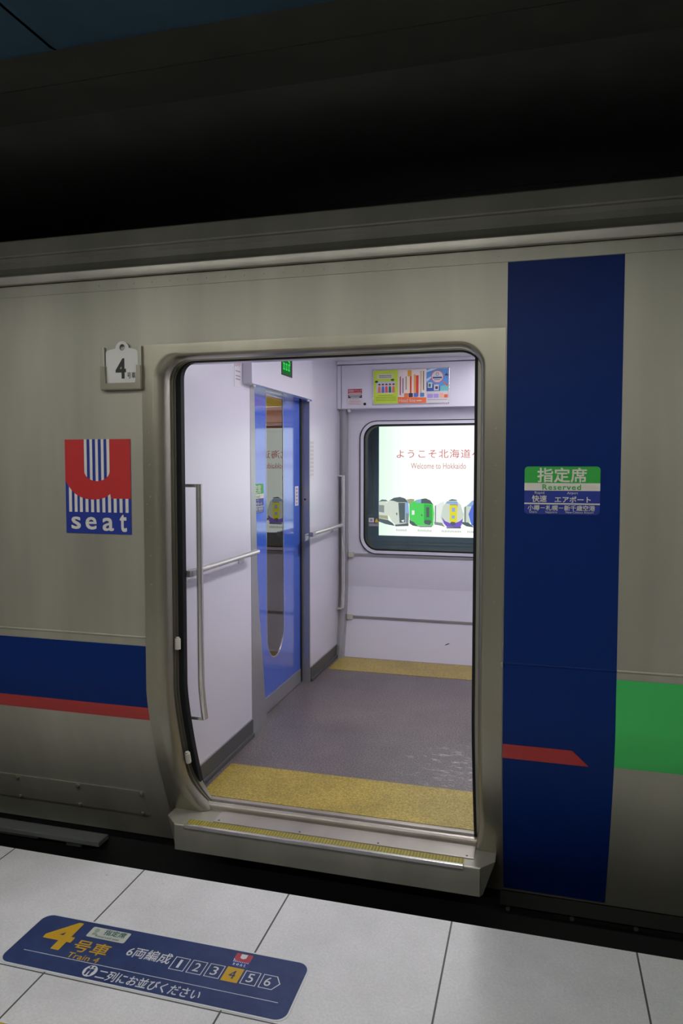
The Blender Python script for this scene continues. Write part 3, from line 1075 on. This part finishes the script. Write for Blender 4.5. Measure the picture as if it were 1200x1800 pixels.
lettering([('指定席', -1.395, -1.315, -0.576, -0.549, 0.012), ('Reserved seat', -1.415, -1.325, -0.592, -0.5815)], 'P', 0, D + 0.0005, mat('patch_green', (0.012, 0.10, 0.075, 1), 0.5), wp)
b = B(); b.flat(ellipse(-1.425, -0.562, 0.009, 0.010, 10), 'P', 0, D + 0.0005, 0.0003); b.flat(rect(-1.432, -1.416, -0.585, -0.574), 'P', 0, D + 0.0005, 0.0003)
b.build('seat_symbol', mat('symbol_pale_green', (0.30, 0.38, 0.30, 1), 0.5), wp)
for i in range(6):
    x0 = -1.103 + i * 0.0602
    x1 = x0 + 0.051
    y0, y1 = -0.664, -0.606
    o1 = rect(x0, x1, y0, y1) if i < 5 else [(x0, y0), (x1 - 0.006, y0), (x1 + 0.012, (y0 + y1) / 2), (x1 - 0.006, y1), (x0, y1)]
    cx, cy = (x0 + x1) / 2, (y0 + y1) / 2
    if i == 3:
        q = B().flat(rect(x0 - 0.002, x1 + 0.002, y0 - 0.002, y1 + 0.002), 'P', 0, D, 0.0004).build('yellow_car_box', MT['floor_yellow'], s)
    else:
        b = B()
        b.holed(o1, [(cx + (u - cx) * 0.90, cy + (v - cy) * 0.92) for u, v in o1], 'P', 0, D, 0.0004)
        q = b.build('car_box', MT['floor_white'], s)
    hw = 0.0045 if i == 0 else 0.0105
    lettering([(str(i + 1), cx - hw - (0.003 if i == 5 else 0), cx + hw - (0.003 if i == 5 else 0), cy - 0.0185, cy + 0.0185, 0.004)], 'P', 0, D + 0.0004, MT['floor_navy'] if i == 3 else MT['floor_white'], q)


lg = B().flat(rect(-0.921, -0.866, -0.596, -0.540), 'P', 0, D - 0.0002, 0.0004).build('seat_logo', MT['floor_white'], s)
b = B(); b.flat(rect(-0.921, -0.866, -0.596, -0.571), 'P', 0, D + 0.0002, 0.0003); b.build('blue_ground', MT['royal'], lg)
b = B()
for i in range(9):
    b.flat(rect(-0.919 + i * 0.006, -0.916 + i * 0.006, -0.580, -0.571), 'P', 0, D + 0.0005, 0.0002)
b.build('white_stripes', MT['floor_white'], lg)
b = B()
b.flat([(-0.921, -0.540), (-0.904, -0.540), (-0.904, -0.558), (-0.897, -0.563), (-0.890, -0.563), (-0.883, -0.558), (-0.883, -0.540), (-0.866, -0.540), (-0.866, -0.575), (-0.905, -0.575), (-0.917, -0.570), (-0.921, -0.562)], 'P', 0, D + 0.0008, 0.0003)
b.build('red_letter', mat('floor_sign_red', (0.42, 0.05, 0.07, 1), 0.5), lg)
lettering([('seat', -0.915, -0.872, -0.5945, -0.5835, 0.02, 1.3)], 'P', 0, D + 0.0006, MT['floor_white'], lg)
ic = B().flat(ellipse(-1.332, -0.738, 0.0225, 0.0245, 28), 'P', 0, D, 0.0004).build('queue_symbol', MT['floor_white'], s)
b = B()
for dx in (-0.0075, 0.0055):
    b.flat(ellipse(-1.332 + dx, -0.7225, 0.0036, 0.0042, 12), 'P', 0, D + 0.0005, 0.0003)
    b.flat([(-1.332 + dx + u, -0.738 + v) for u, v in ((-0.0055, 0.009), (0.0055, 0.009), (0.0060, -0.002), (0.0042, -0.003), (0.0034, -0.0185), (-0.0034, -0.0185), (-0.0042, -0.003), (-0.0060, -0.002))], 'P', 0, D + 0.0005, 0.0003)
b.build('two_people_pictogram', MT['floor_navy'], ic)

# ------------------------------------------------------------------ small signs inside
t = thing('green_door_sign', (-1.436, 1.39, 2.10), 'small green lit sign in the header above the blue door', 'sign')
B().box(-1.437, -1.433, 1.300, 1.482, 2.096, 2.225, 0.001).build('housing', MT['ink'], t)
b = B(); b.flat(rect(1.306, 1.452, 2.104, 2.217), 'L', -1.433, 0.0006, 0.0006)
sc_ = b.build('screen', emit('dim_green_screen', (0.02, 0.16, 0.04, 1), 0.8), t)
b = B()
b.flat([(1.312, 2.165), (1.330, 2.195), (1.36, 2.205), (1.40, 2.202), (1.435, 2.185), (1.446, 2.160), (1.43, 2.175), (1.395, 2.188), (1.36, 2.190), (1.335, 2.180)], 'L', -1.433, 0.0014, 0.0006)
for k in range(3):
    y = 1.322 + k * 0.042
    b.flat(rect(y, y + 0.028, 2.128, 2.136), 'L', -1.433, 0.0014, 0.0006)
    b.flat(rect(y + 0.002, y + 0.008, 2.136, 2.164), 'L', -1.433, 0.0014, 0.0006)
    b.flat(rect(y + 0.018, y + 0.024, 2.136, 2.164), 'L', -1.433, 0.0014, 0.0006)
    b.flat(rect(y, y + 0.028, 2.160, 2.168), 'L', -1.433, 0.0014, 0.0006)
b.build('green_symbol', emit('bright_green_symbol', (0.05, 0.75, 0.12, 1), 0.9), sc_)

PAPER = mat('paper_white', (0.66, 0.63, 0.66, 1), 0.5)
GREYINK = mat('grey_ink', (0.30, 0.29, 0.33, 1), 0.5)
t = thing('notice_sticker', (XW, 0.80, 1.98), 'small white and pink notice sticker high on the near wall panel', 'sticker')
B().flat(rect(0.758, 0.846, 1.975, 2.20), 'L', XW, 0.0012, 0.0010).build('paper', PAPER, t)
b = B()
for a, c in ((0, 0.18), (0.25, 0.6), (0.62, 0.95)):
    b.flat([(0.762 + 0.08 * a, 2.075), (0.762 + 0.08 * c, 2.075 + 0.02 * c), (0.762 + 0.08 * c, 2.18), (0.762 + 0.08 * (a + 0.1), 2.15)], 'L', XW, 0.0018, 0.0005)
b.build('pink_picture', mat('faded_pink', (0.50, 0.38, 0.42, 1), 0.5), t)
b = B()
for z in (2.052, 2.028, 2.012):
    b.flat(rect(0.775, 0.832, z, z + 0.006), 'L', XW, 0.0018, 0.0005)
b.build('print_lines', GREYINK, t)
t = thing('vertical_notice', (XW, 2.04, 1.49), 'tall narrow white notice on the far wall panel right of the blue door', 'sticker')
B().flat(rect(1.998, 2.086, 1.490, 1.752), 'L', XW, 0.0012, 0.0010).build('paper', PAPER, t)
b = B()
for r in range(9):
    for c in range(2):
        b.flat(rect(2.006 + c * 0.038, 2.006 + c * 0.038 + 0.030, 1.502 + r * 0.027, 1.502 + r * 0.027 + 0.017), 'L', XW, 0.0018, 0.0005)
b.build('print_blocks', mat('pale_print', (0.50, 0.52, 0.50, 1), 0.5), t)
t = thing('door_label', (XD, 1.88, 1.31), 'narrow white vertical label on the right stile of the blue door', 'sticker')
B().flat(rect(1.846, 1.912, 1.308, 1.436), 'L', XD, 0.0012, 0.0010).build('paper', PAPER, t)
b = B()
for r in range(5):
    b.flat(rect(1.862, 1.896, 1.316 + r * 0.0235, 1.316 + r * 0.0235 + 0.015), 'L', XD, 0.0018, 0.0005)
b.build('print_blocks', GREYINK, t)

YB = 2.66
t = thing('emergency_sticker', (-1.345, YB, 2.02), 'red, black and white emergency door cock sticker left of the posters', 'sticker')
B().flat(rect(-1.404, -1.288, 2.020, 2.147), 'F', YB, 0.0036, 0.0008).build('paper', PAPER, t)
B().flat(rect(-1.400, -1.292, 2.108, 2.145), 'F', YB, 0.0042, 0.0005).build('red_field', MT['sign_red'], t)
B().flat(rect(-1.400, -1.292, 2.077, 2.101), 'F', YB, 0.0042, 0.0005).build('black_field', mat('dark_field', (0.05, 0.05, 0.06, 1), 0.5), t)
lettering([('非常用ドアコック', -1.396, -1.296, 2.122, 2.140, 0.01)], 'F', YB, 0.0048, PAPER, t)
b = B()
b.flat(rect(-1.394, -1.298, 2.112, 2.117), 'F', YB, 0.0048, 0.0004)
b.flat(rect(-1.39, -1.302, 2.091, 2.096), 'F', YB, 0.0048, 0.0004)
b.flat(rect(-1.38, -1.312, 2.081, 2.086), 'F', YB, 0.0048, 0.0004)
b.build('white_print_lines', PAPER, t)
b = B()
for k in range(4):
    b.flat(rect(-1.394, -1.302 - 0.01 * (k % 2), 2.030 + k * 0.011, 2.033 + k * 0.011), 'F', YB, 0.0042, 0.0004)
b.build('print_lines', mat('red_print', (0.5, 0.2, 0.22, 1), 0.5), t)
t = thing('black_lock_button', (-1.27, YB, 2.03), 'small round black lock beside the emergency sticker', 'lock')
B().tube([(-1.270, YB - 0.002, 2.031), (-1.270, YB - 0.008, 2.031)], 0.0105, 16).build('barrel', MT['ink'], t)

# poster frame and its three posters
t = thing('poster_display', (-0.92, YB, 2.03), 'slim steel poster rail frame holding the three posters', 'frame')
b = B()
b.box(-1.210, -0.640, YB - 0.007, YB, 2.276, 2.284, 0.001)
b.box(-1.210, -0.640, YB - 0.007, YB, 2.022, 2.030, 0.001)
b.box(-1.210, -1.204, YB - 0.007, YB, 2.022, 2.284, 0.001)
b.box(-0.646, -0.640, YB - 0.007, YB, 2.022, 2.284, 0.001)
b.build('frame', MT['bright_steel'], t)
PZ0, PZ1 = 2.030, 2.276


def ink(name, *rgb):
    return mat(name, lin(*rgb), 0.5)


def poster(label, u0, u1, ground):
    t = thing('poster', ((u0 + u1) / 2, YB, PZ0), label, 'poster', 'posters above the window')
    B().flat(rect(u0, u1, PZ0, PZ1), 'F', YB, 0.003, 0.001).build('paper', ground, t)
    return t, (lambda a: u0 + a * (u1 - u0)), (lambda c: PZ1 - c * (PZ1 - PZ0))


DP = 0.0036
lime = ink('lime_print', 196, 222, 70)
t, U, V = poster('lime green poster with a group picture, leftmost of the three posters', -1.203, -1.019, lime)
B().flat(rrect(U(0.17), U(0.78), V(0.25), V(0.11), 0.004, 2), 'F', YB, DP, 0.0004).build('caption_box', PAPER, t)
B().flat([(U(0.14), V(0.33)), (U(0.90), V(0.35)), (U(0.86), V(0.70)), (U(0.10), V(0.67))], 'F', YB, DP, 0.0004).build('picture', ink('pale_picture', 205, 205, 225), t)
cols = [ink('orange_print', 225, 130, 80), ink('sky_print', 90, 120, 200), ink('coral_print', 225, 95, 95), ink('teal_print', 40, 120, 105), ink('skin_print', 235, 180, 150), ink('plum_print', 70, 55, 85)]
b = B()
for k in range(5):
    a = 0.18 + k * 0.145
    b.mi = k % 4
    b.flat([(U(a), V(0.67)), (U(a + 0.12), V(0.67)), (U(a + 0.11), V(0.50)), (U(a + 0.06), V(0.46)), (U(a + 0.01), V(0.50))], 'F', YB, DP + 0.0005, 0.0004)
    b.mi = 4
    b.flat(ellipse(U(a + 0.06), V(0.44), 0.009, 0.011, 10), 'F', YB, DP + 0.0009, 0.0004)
    b.mi = 5
    b.flat(ellipse(U(a + 0.06), V(0.44), 0.0095, 0.0115, 8, 0, 180), 'F', YB, DP + 0.0013, 0.0004)
b.build('figures', cols, t)
b = B()
for a, c in ((0.12, 0.335), (0.78, 0.29)):
    b.flat(ellipse(U(a), V(c), 0.013, 0.008, 12), 'F', YB, DP + 0.0006, 0.0004)
b.build('speech_ovals', ink('dark_green_print', 45, 80, 60), t)
b = B()
for c in (0.75, 0.80, 0.85, 0.90):
    b.flat(rect(U(0.2 if c < 0.8 else 0.1), U(0.8 if c < 0.8 else 0.92), V(c + 0.012), V(c)), 'F', YB, DP, 0.0003)
for c in (0.145, 0.195):
    b.flat(rect(U(0.22), U(0.74), V(c + 0.022), V(c)), 'F', YB, DP + 0.0006, 0.0003)
b.build('print_lines', ink('olive_print', 120, 140, 50), t)

t, U, V = poster('pink striped magazine poster reading Head line, middle of the three posters', -1.018, -0.808, ink('shell_pink_print', 238, 222, 222))
b = B()
spec = [(0.06, 0.10, 0.2, 0.75, 0), (0.16, 0.19, 0.25, 0.70, 1), (0.27, 0.30, 0.2, 0.6, 2), (0.32, 0.50, 0.0, 0.80, 3), (0.34, 0.48, 0.02, 0.20, 4), (0.42, 0.48, 0.2, 0.78, 5),
        (0.56, 0.62, 0.15, 0.72, 6), (0.63, 0.73, 0.18, 0.80, 5), (0.78, 0.84, 0.05, 0.75, 7), (0.88, 0.92, 0.05, 0.62, 2)]
for a0, a1, c0, c1, k in spec:
    b.mi = k
    b.flat(rect(U(a0), U(a1), V(c1), V(c0)), 'F', YB, DP + 0.0001 * k, 0.0003)
pm = [ink('red_brown_print', 170, 80, 80), ink('dark_print', 70, 75, 80), ink('moss_print', 130, 130, 80), ink('peach_print', 245, 225, 200), ink('gold_print', 225, 165, 60), ink('scarlet_print', 220, 70, 55), ink('amber_print', 240, 175, 70), ink('beige_print', 205, 190, 150)]
b.build('columns', pm, t)
hb = B().flat([(U(0), V(1)), (U(1), V(1)), (U(1), V(0.84)), (U(0), V(0.81))], 'F', YB, DP + 0.0012, 0.0004).build('orange_footer', ink('orange_footer_print', 235, 115, 60), t)
lettering([('Head line', U(0.04), U(0.62), V(0.97), V(0.86))], 'F', YB, DP + 0.0018, PAPER, hb)
b = B(); b.flat(rect(U(0.66), U(0.84), V(0.945), V(0.915)), 'F', YB, DP + 0.0018, 0.0003); b.build('print_line', PAPER, hb)
pics = [cols[0], cols[5], cols[1], ink('steel_blue_print', 80, 130, 190)]
for a, k in ((0.22, 0), (0.38, 1), (0.56, 2), (0.78, 3)):
    B().flat(rrect(U(a), U(a + 0.15), V(0.82), V(0.70), 0.004, 2), 'F', YB, DP + 0.0016, 0.0003).build('small_picture', pics[k], t)

t, U, V = poster('blue illustrated poster with a round white badge, rightmost of the three posters', -0.807, -0.646, ink('cobalt_print', 90, 150, 215))
b = B()
b.mi = 0
b.flat(rect(U(0), U(1), V(1), V(0.66)), 'F', YB, DP, 0.0003)
b.mi = 1
b.flat([(U(0), V(0.66)), (U(0.62), V(0.66)), (U(0.62), V(0.52)), (U(0), V(0.40))], 'F', YB, DP, 0.0003)
b.mi = 2
b.flat([(U(0.62), V(0.66)), (U(1), V(0.66)), (U(1), V(0.48)), (U(0.62), V(0.52))], 'F', YB, DP, 0.0003)
b.mi = 3
b.flat([(U(0), V(0.10)), (U(0.5), V(0.0)), (U(0.2), V(0.0)), (U(0), V(0.04))], 'F', YB, DP, 0.0003)
b.flat([(U(0), V(0.30)), (U(0.2), V(0.22)), (U(0.22), V(0.26)), (U(0.02), V(0.38))], 'F', YB, DP, 0.0003)
b.build('ground_fields', [PAPER, ink('deep_blue_print', 45, 95, 165), ink('turquoise_print', 110, 195, 195), ink('pale_sky_print', 200, 220, 240)], t)
b = B(); b.flat(ellipse(U(0.49), V(0.235), 0.046, 0.046, 28), 'F', YB, DP + 0.0005, 0.0003)
bd = b.build('badge_ring', ink('red_ring_print', 225, 90, 70), t)
b = B(); b.flat(ellipse(U(0.49), V(0.235), 0.041, 0.041, 28), 'F', YB, DP + 0.0009, 0.0003)
b.build('badge', PAPER, bd)
b = B()
b.mi = 0
b.flat(rect(U(0.28), U(0.70), V(0.29), V(0.24)), 'F', YB, DP + 0.0013, 0.0003)
b.holed(ellipse(U(0.49), V(0.165), 0.011, 0.012, 12), ellipse(U(0.49), V(0.165), 0.008, 0.009, 12), 'F', YB, DP + 0.0013, 0.0003)
b.flat(rect(U(0.34), U(0.62), V(0.335), V(0.32)), 'F', YB, DP + 0.0013, 0.0003)
b.build('badge_print', ink('ink_blue_print', 60, 75, 120), bd)
pics = [PAPER, cols[3], cols[5], ink('violet_print', 170, 150, 215), cols[4], ink('orange_red_print', 225, 100, 65), GREYINK]
for (a0, a1, c0, c1, k) in ((0.06, 0.26, 0.40, 0.56, 0), (0.10, 0.20, 0.44, 0.53, 1), (0.34, 0.56, 0.47, 0.64, 0), (0.40, 0.52, 0.52, 0.60, 2), (0.04, 0.30, 0.74, 0.86, 3), (0.33, 0.56, 0.74, 0.86, 3), (0.60, 0.78, 0.72, 0.86, 4), (0.80, 0.97, 0.76, 0.86, 5), (0.05, 0.94, 0.90, 0.92, 6)):
    B().flat(rect(U(a0), U(a1), V(c1), V(c0)), 'F', YB, DP + 0.0005 + 0.0004 * (k in (1, 2)), 0.0003).build('small_picture', pics[k], t)
B().flat([(U(0.74), V(0.36)), (U(0.97), V(0.48)), (U(0.95), V(0.53)), (U(0.80), V(0.44))], 'F', YB, DP + 0.0006, 0.0003).build('small_picture', pics[5], t)
B().flat([(U(0.80), V(0.20)), (U(0.98), V(0.22)), (U(0.96), V(0.16)), (U(0.92), V(0.16)), (U(0.90), V(0.10)), (U(0.88), V(0.16))], 'F', YB, DP + 0.0006, 0.0003).build('small_picture', pics[2], t)

# warning stickers on the window glass
for u0, u1, m_, lb in ((-1.275, -1.235, PAPER, 'small white square sticker low in the left corner of the window glass'), (-1.230, -1.195, ink('warning_yellow', 220, 180, 60), 'small yellow triangle sticker low in the left corner of the window glass')):
    if m_ is PAPER:
        b = B(); b.flat(rect(u0, u1, 1.130, 1.165), 'F', 2.815, 0.0, 0.0008)
        st = meta(b.build('window_sticker', m_), lb, 'sticker', 'stickers on the window glass')
        b = B(); b.flat(rect(u0 + 0.010, u1 - 0.010, 1.138, 1.157), 'F', 2.815, 0.0006, 0.0004); b.build('dark_symbol', GREYINK, st)
        b = B(); b.flat(rect(u0, -1.195, 1.100, 1.122), 'F', 2.815, 0.0, 0.0008); b.build('grey_print', GREYINK, st)
    else:
        b = B(); b.flat([(u0, 1.130), (u1, 1.130), ((u0 + u1) / 2, 1.163)], 'F', 2.815, 0.0, 0.0008)
        meta(b.build('window_sticker', m_), lb, 'sticker', 'stickers on the window glass')

# ------------------------------------------------------------------ backlit billboard on the tunnel wall
YBB = 3.70
bbd = thing('billboard', (-0.4, YBB, 0.9), 'bright backlit billboard of four trains with red lettering, seen through the window', 'billboard')
BX0, BX1, BZ0, BZ1 = -1.3886, 0.633, 0.941, 2.315
b = B()
b.holed(rect(-1.593, 0.837, 0.784, 2.468), rect(BX0, BX1, BZ0, BZ1), 'F', YBB, 0.02, 0.11)
b.build('housing', MT['tunnel_teal'], bbd)
b = B()
b.holed(rect(-1.462, 0.715, 0.863, 2.386), rect(-1.448, 0.70, 0.874, 2.376), 'F', YBB, 0.026, 0.006)
b.build('edge_line', MT['teal_line'], bbd)
b = B()
b.holed(rect(-1.440, 0.694, 0.894, 2.366), rect(-1.4355, 0.690, 0.897, 2.362), 'F', YBB, 0.026, 0.006)
b.build('edge_line', MT['teal_line'], bbd)


def lightbox():
    m = emit('lightbox_white', (1, 1, 1, 1), BILLBOARD)
    nt = m.node_tree
    e = [n for n in nt.nodes if n.type == 'EMISSION'][0]
    g = nt.nodes.new('ShaderNodeNewGeometry')
    sp = nt.nodes.new('ShaderNodeSeparateXYZ')
    nt.links.new(g.outputs['Position'], sp.inputs[0])
    mr = nt.nodes.new('ShaderNodeMapRange')
    mr.inputs['From Min'].default_value = BX0
    mr.inputs['From Max'].default_value = BX0 + 0.4
    nt.links.new(sp.outputs['X'], mr.inputs['Value'])
    c = ramp(nt, mr.outputs['Result'], [(0.0, (0.50, 0.62, 0.53, 1)), (0.45, (0.62, 0.70, 0.64, 1)), (1.0, (0.72, 0.76, 0.735, 1))])
    nt.links.new(c, e.inputs['Color'])
    return m


B().flat(rect(BX0, BX1, BZ0, BZ1), 'F', YBB, 0.002, 0.02).build('light_panel', lightbox(), bbd)
BE = BILLBOARD * 0.60


def glow(name, *rgb):
    return emit(name, lin(*rgb), BE)


lettering([('ようこそ北海道へ', -1.229, -0.485, 1.634, 1.7106, 0.006, 1.12)], 'F', YBB, 0.004, glow('rose_print', 214, 120, 130), bbd)
lettering([('Welcome to Hokkaido', -1.1006, -0.6167, 1.539, 1.592, 0.012)], 'F', YBB, 0.004, glow('pale_rose_print', 214, 165, 168), bbd)


def zx(x): return -1.3906 + (x - 156) / 6.0 * 0.00508
def zz_(y): return 1.585 - (y / 6.0 + 720 - 814) * 0.005105
def Q(l): return [(zx(a), zz_(c)) for a, c in l]


def train_picture(polys, label):
    b = B()
    ms = []
    for k, (m, pts) in enumerate(polys):
        if m not in ms:
            ms.append(m)
        b.mi = ms.index(m)
        b.flat(Q(pts), 'F', YBB, 0.004 + 0.0006 * k, 0.0005)
    o = b.build('train_picture', ms, bbd)
    o['label'] = label
    return o


cD, cM, cL, cG, cGd = glow('print_dark', 92, 105, 110), glow('print_mid', 140, 150, 150), glow('print_pale', 215, 222, 212), glow('print_green', 92, 215, 105), glow('print_green_dark', 70, 180, 85)
cS, cY, cP, cB, cW, cO = glow('print_sky', 150, 180, 225), glow('print_yellow', 235, 222, 60), glow('print_purple', 128, 96, 205), glow('print_blue', 95, 120, 225), glow('print_white', 240, 242, 240), glow('print_olive', 170, 170, 140)
train_picture([
    (cL, [(156, 962), (215, 955), (260, 985), (260, 1180), (156, 1150)]), (cD, [(156, 965), (190, 942), (235, 945), (258, 962), (200, 958)]),
    (cM, [(160, 1000), (215, 1002), (215, 1080), (160, 1072)]), (cO, [(156, 1105), (250, 1112), (260, 1150), (156, 1135)]),
    (cD, [(156, 1140), (260, 1158), (310, 1190), (330, 1218), (230, 1200), (156, 1175)]),
    (cL, [(235, 985), (275, 945), (340, 918), (420, 918), (470, 955), (482, 1060), (478, 1190), (340, 1205), (300, 1170), (265, 1110), (240, 1100)]),
    (cD, [(275, 950), (320, 922), (385, 912), (440, 928), (472, 968), (360, 968), (320, 955)]),
    (cD, [(368, 972), (440, 972), (440, 1180), (382, 1185)]), (cS, [(442, 965), (476, 970), (484, 1080), (478, 1180), (442, 1180)]),
    (cM, [(450, 1080), (484, 1090), (478, 1185), (450, 1185)]), (cW, [(398, 1160), (432, 1150), (425, 1178)]), (cD, [(330, 1205), (478, 1185), (478, 1215), (340, 1222)]), (cD, [(345, 1080), (358, 1078), (358, 1105), (348, 1100)])],
    'silver and black train picture')
train_picture([
    (cO, [(450, 940), (500, 930), (540, 935), (520, 985), (485, 985)]), (cG, [(484, 985), (560, 940), (640, 925), (700, 940), (735, 985), (745, 1080), (738, 1205), (560, 1210), (530, 1170), (488, 1150)]),
    (cS, [(545, 965), (570, 938), (610, 932), (610, 975)]), (cD, [(608, 975), (612, 930), (660, 924), (705, 945), (735, 985), (690, 978)]), (cW, [(512, 1050), (540, 1052), (540, 1095), (512, 1098)]),
    (cGd, [(640, 985), (720, 988), (728, 1180), (640, 1180)]), (cD, [(662, 1015), (695, 1015), (695, 1120), (665, 1120)]), (cD, [(640, 1165), (655, 1148), (705, 1148), (720, 1170), (700, 1200), (650, 1190)]),
    (cD, [(488, 1150), (530, 1170), (570, 1208), (600, 1222), (520, 1210), (488, 1185)]), (cD, [(612, 1085), (625, 1100), (622, 1112), (610, 1098)]), (cM, [(580, 1210), (735, 1205), (720, 1222), (600, 1225)])],
    'bright green train picture')
train_picture([
    (cW, [(750, 1000), (800, 970), (850, 950), (850, 1180), (750, 1170)]), (cM, [(752, 1000), (765, 992), (765, 1170), (752, 1168)]), (cM, [(745, 1165), (830, 1175), (860, 1218), (820, 1205), (750, 1195)]),
    (cL, [(815, 1120), (835, 1010), (870, 955), (920, 935), (970, 940), (1020, 985), (1050, 1080), (1040, 1190), (1010, 1215), (880, 1218), (840, 1180)]),
    (cD, [(895, 940), (930, 928), (980, 935), (985, 942), (900, 945)]), (cS, [(870, 975), (880, 952), (985, 950), (990, 978)]), (cM, [(908, 980), (988, 980), (988, 1010), (908, 1010)]),
    (cP, [(825, 1115), (860, 1155), (910, 1175), (960, 1175), (1010, 1155), (1045, 1125), (1035, 1165), (1020, 1215), (880, 1215), (850, 1180)]),
    (cY, [(906, 990), (984, 990), (982, 1165), (908, 1162)]), (cS, [(930, 1015), (962, 1015), (962, 1058), (930, 1058)]), (cS, [(928, 1095), (960, 1095), (960, 1128), (928, 1128)]),
    (cD, [(915, 1170), (930, 1160), (965, 1165), (970, 1190), (940, 1200), (918, 1190)]), (cD, [(870, 1218), (1030, 1212), (1020, 1228), (880, 1230)])],
    'white train picture with a yellow door and purple nose')
train_picture([
    (cL, [(1050, 1010), (1110, 970), (1140, 985), (1140, 1170), (1050, 1160)]), (cM, [(1058, 1010), (1075, 1000), (1075, 1165), (1058, 1160)]), (cS, [(1080, 1000), (1130, 945), (1180, 925), (1180, 1000)]),
    (cB, [(1100, 1080), (1130, 1000), (1180, 940), (1260, 925), (1340, 960), (1370, 1060), (1360, 1200), (1180, 1215), (1130, 1190)]), (cD, [(1180, 980), (1300, 975), (1340, 1050), (1190, 1060)]),
    (cD, [(1030, 1160), (1100, 1165), (1160, 1215), (1080, 1205), (1035, 1180)]), (cW, [(1165, 1080), (1200, 1085), (1190, 1110), (1165, 1108)])],
    'blue train picture')
b = B()
for a, c in ((345, 460), (575, 725), (825, 1030), (1090, 1220)):
    n = max(5, int((c - a) / 16))
    for k in range(n):
        x = a + (c - a) * k / n
        b.flat(Q([(x, 1272), (x + (c - a) / n * 0.72, 1272), (x + (c - a) / n * 0.72, 1248 + 6 * (k % 2)), (x, 1248 + 3 * (k % 3))]), 'F', YBB, 0.004, 0.0005)
b.build('caption_print', glow('caption_grey', 205, 208, 205), bbd)

# ------------------------------------------------------------------ platform ceiling lamps (behind and above the camera)
lampn = 0
for (x, y, lb) in ((-3.6, -1.8, 'fluorescent platform lamp over the left end of the train side'), (-1.9, -1.8, 'fluorescent platform lamp above the floor sign'), (-0.2, -1.8, 'fluorescent platform lamp in front of the doorway'),
                   (1.5, -1.8, 'fluorescent platform lamp over the navy panel'), (-3.0, -3.9, 'fluorescent lamp of the back row at the left'), (-0.8, -3.9, 'fluorescent lamp of the back row behind the doorway')):
    t = thing('platform_lamp', (x, y, 2.99), lb, 'lamp', 'platform ceiling lamps')
    B().box(x - 0.66, x + 0.66, y - 0.11, y + 0.11, 2.945, 2.999, 0.004).build('housing', MT['placard'], t)
    if y > -2:
        B().box(x - 0.66, x + 0.66, y + 0.105, y + 0.11, 2.874, 2.95).build('added_light_shield', MT['placard'], t)  # unseen shield added to keep lamp light off the upper side and roof
    B().tube([(x - 0.6, y, 2.925), (x + 0.6, y, 2.925)], 0.019, 10).build('tube', MT['lamp_white'], t, True)
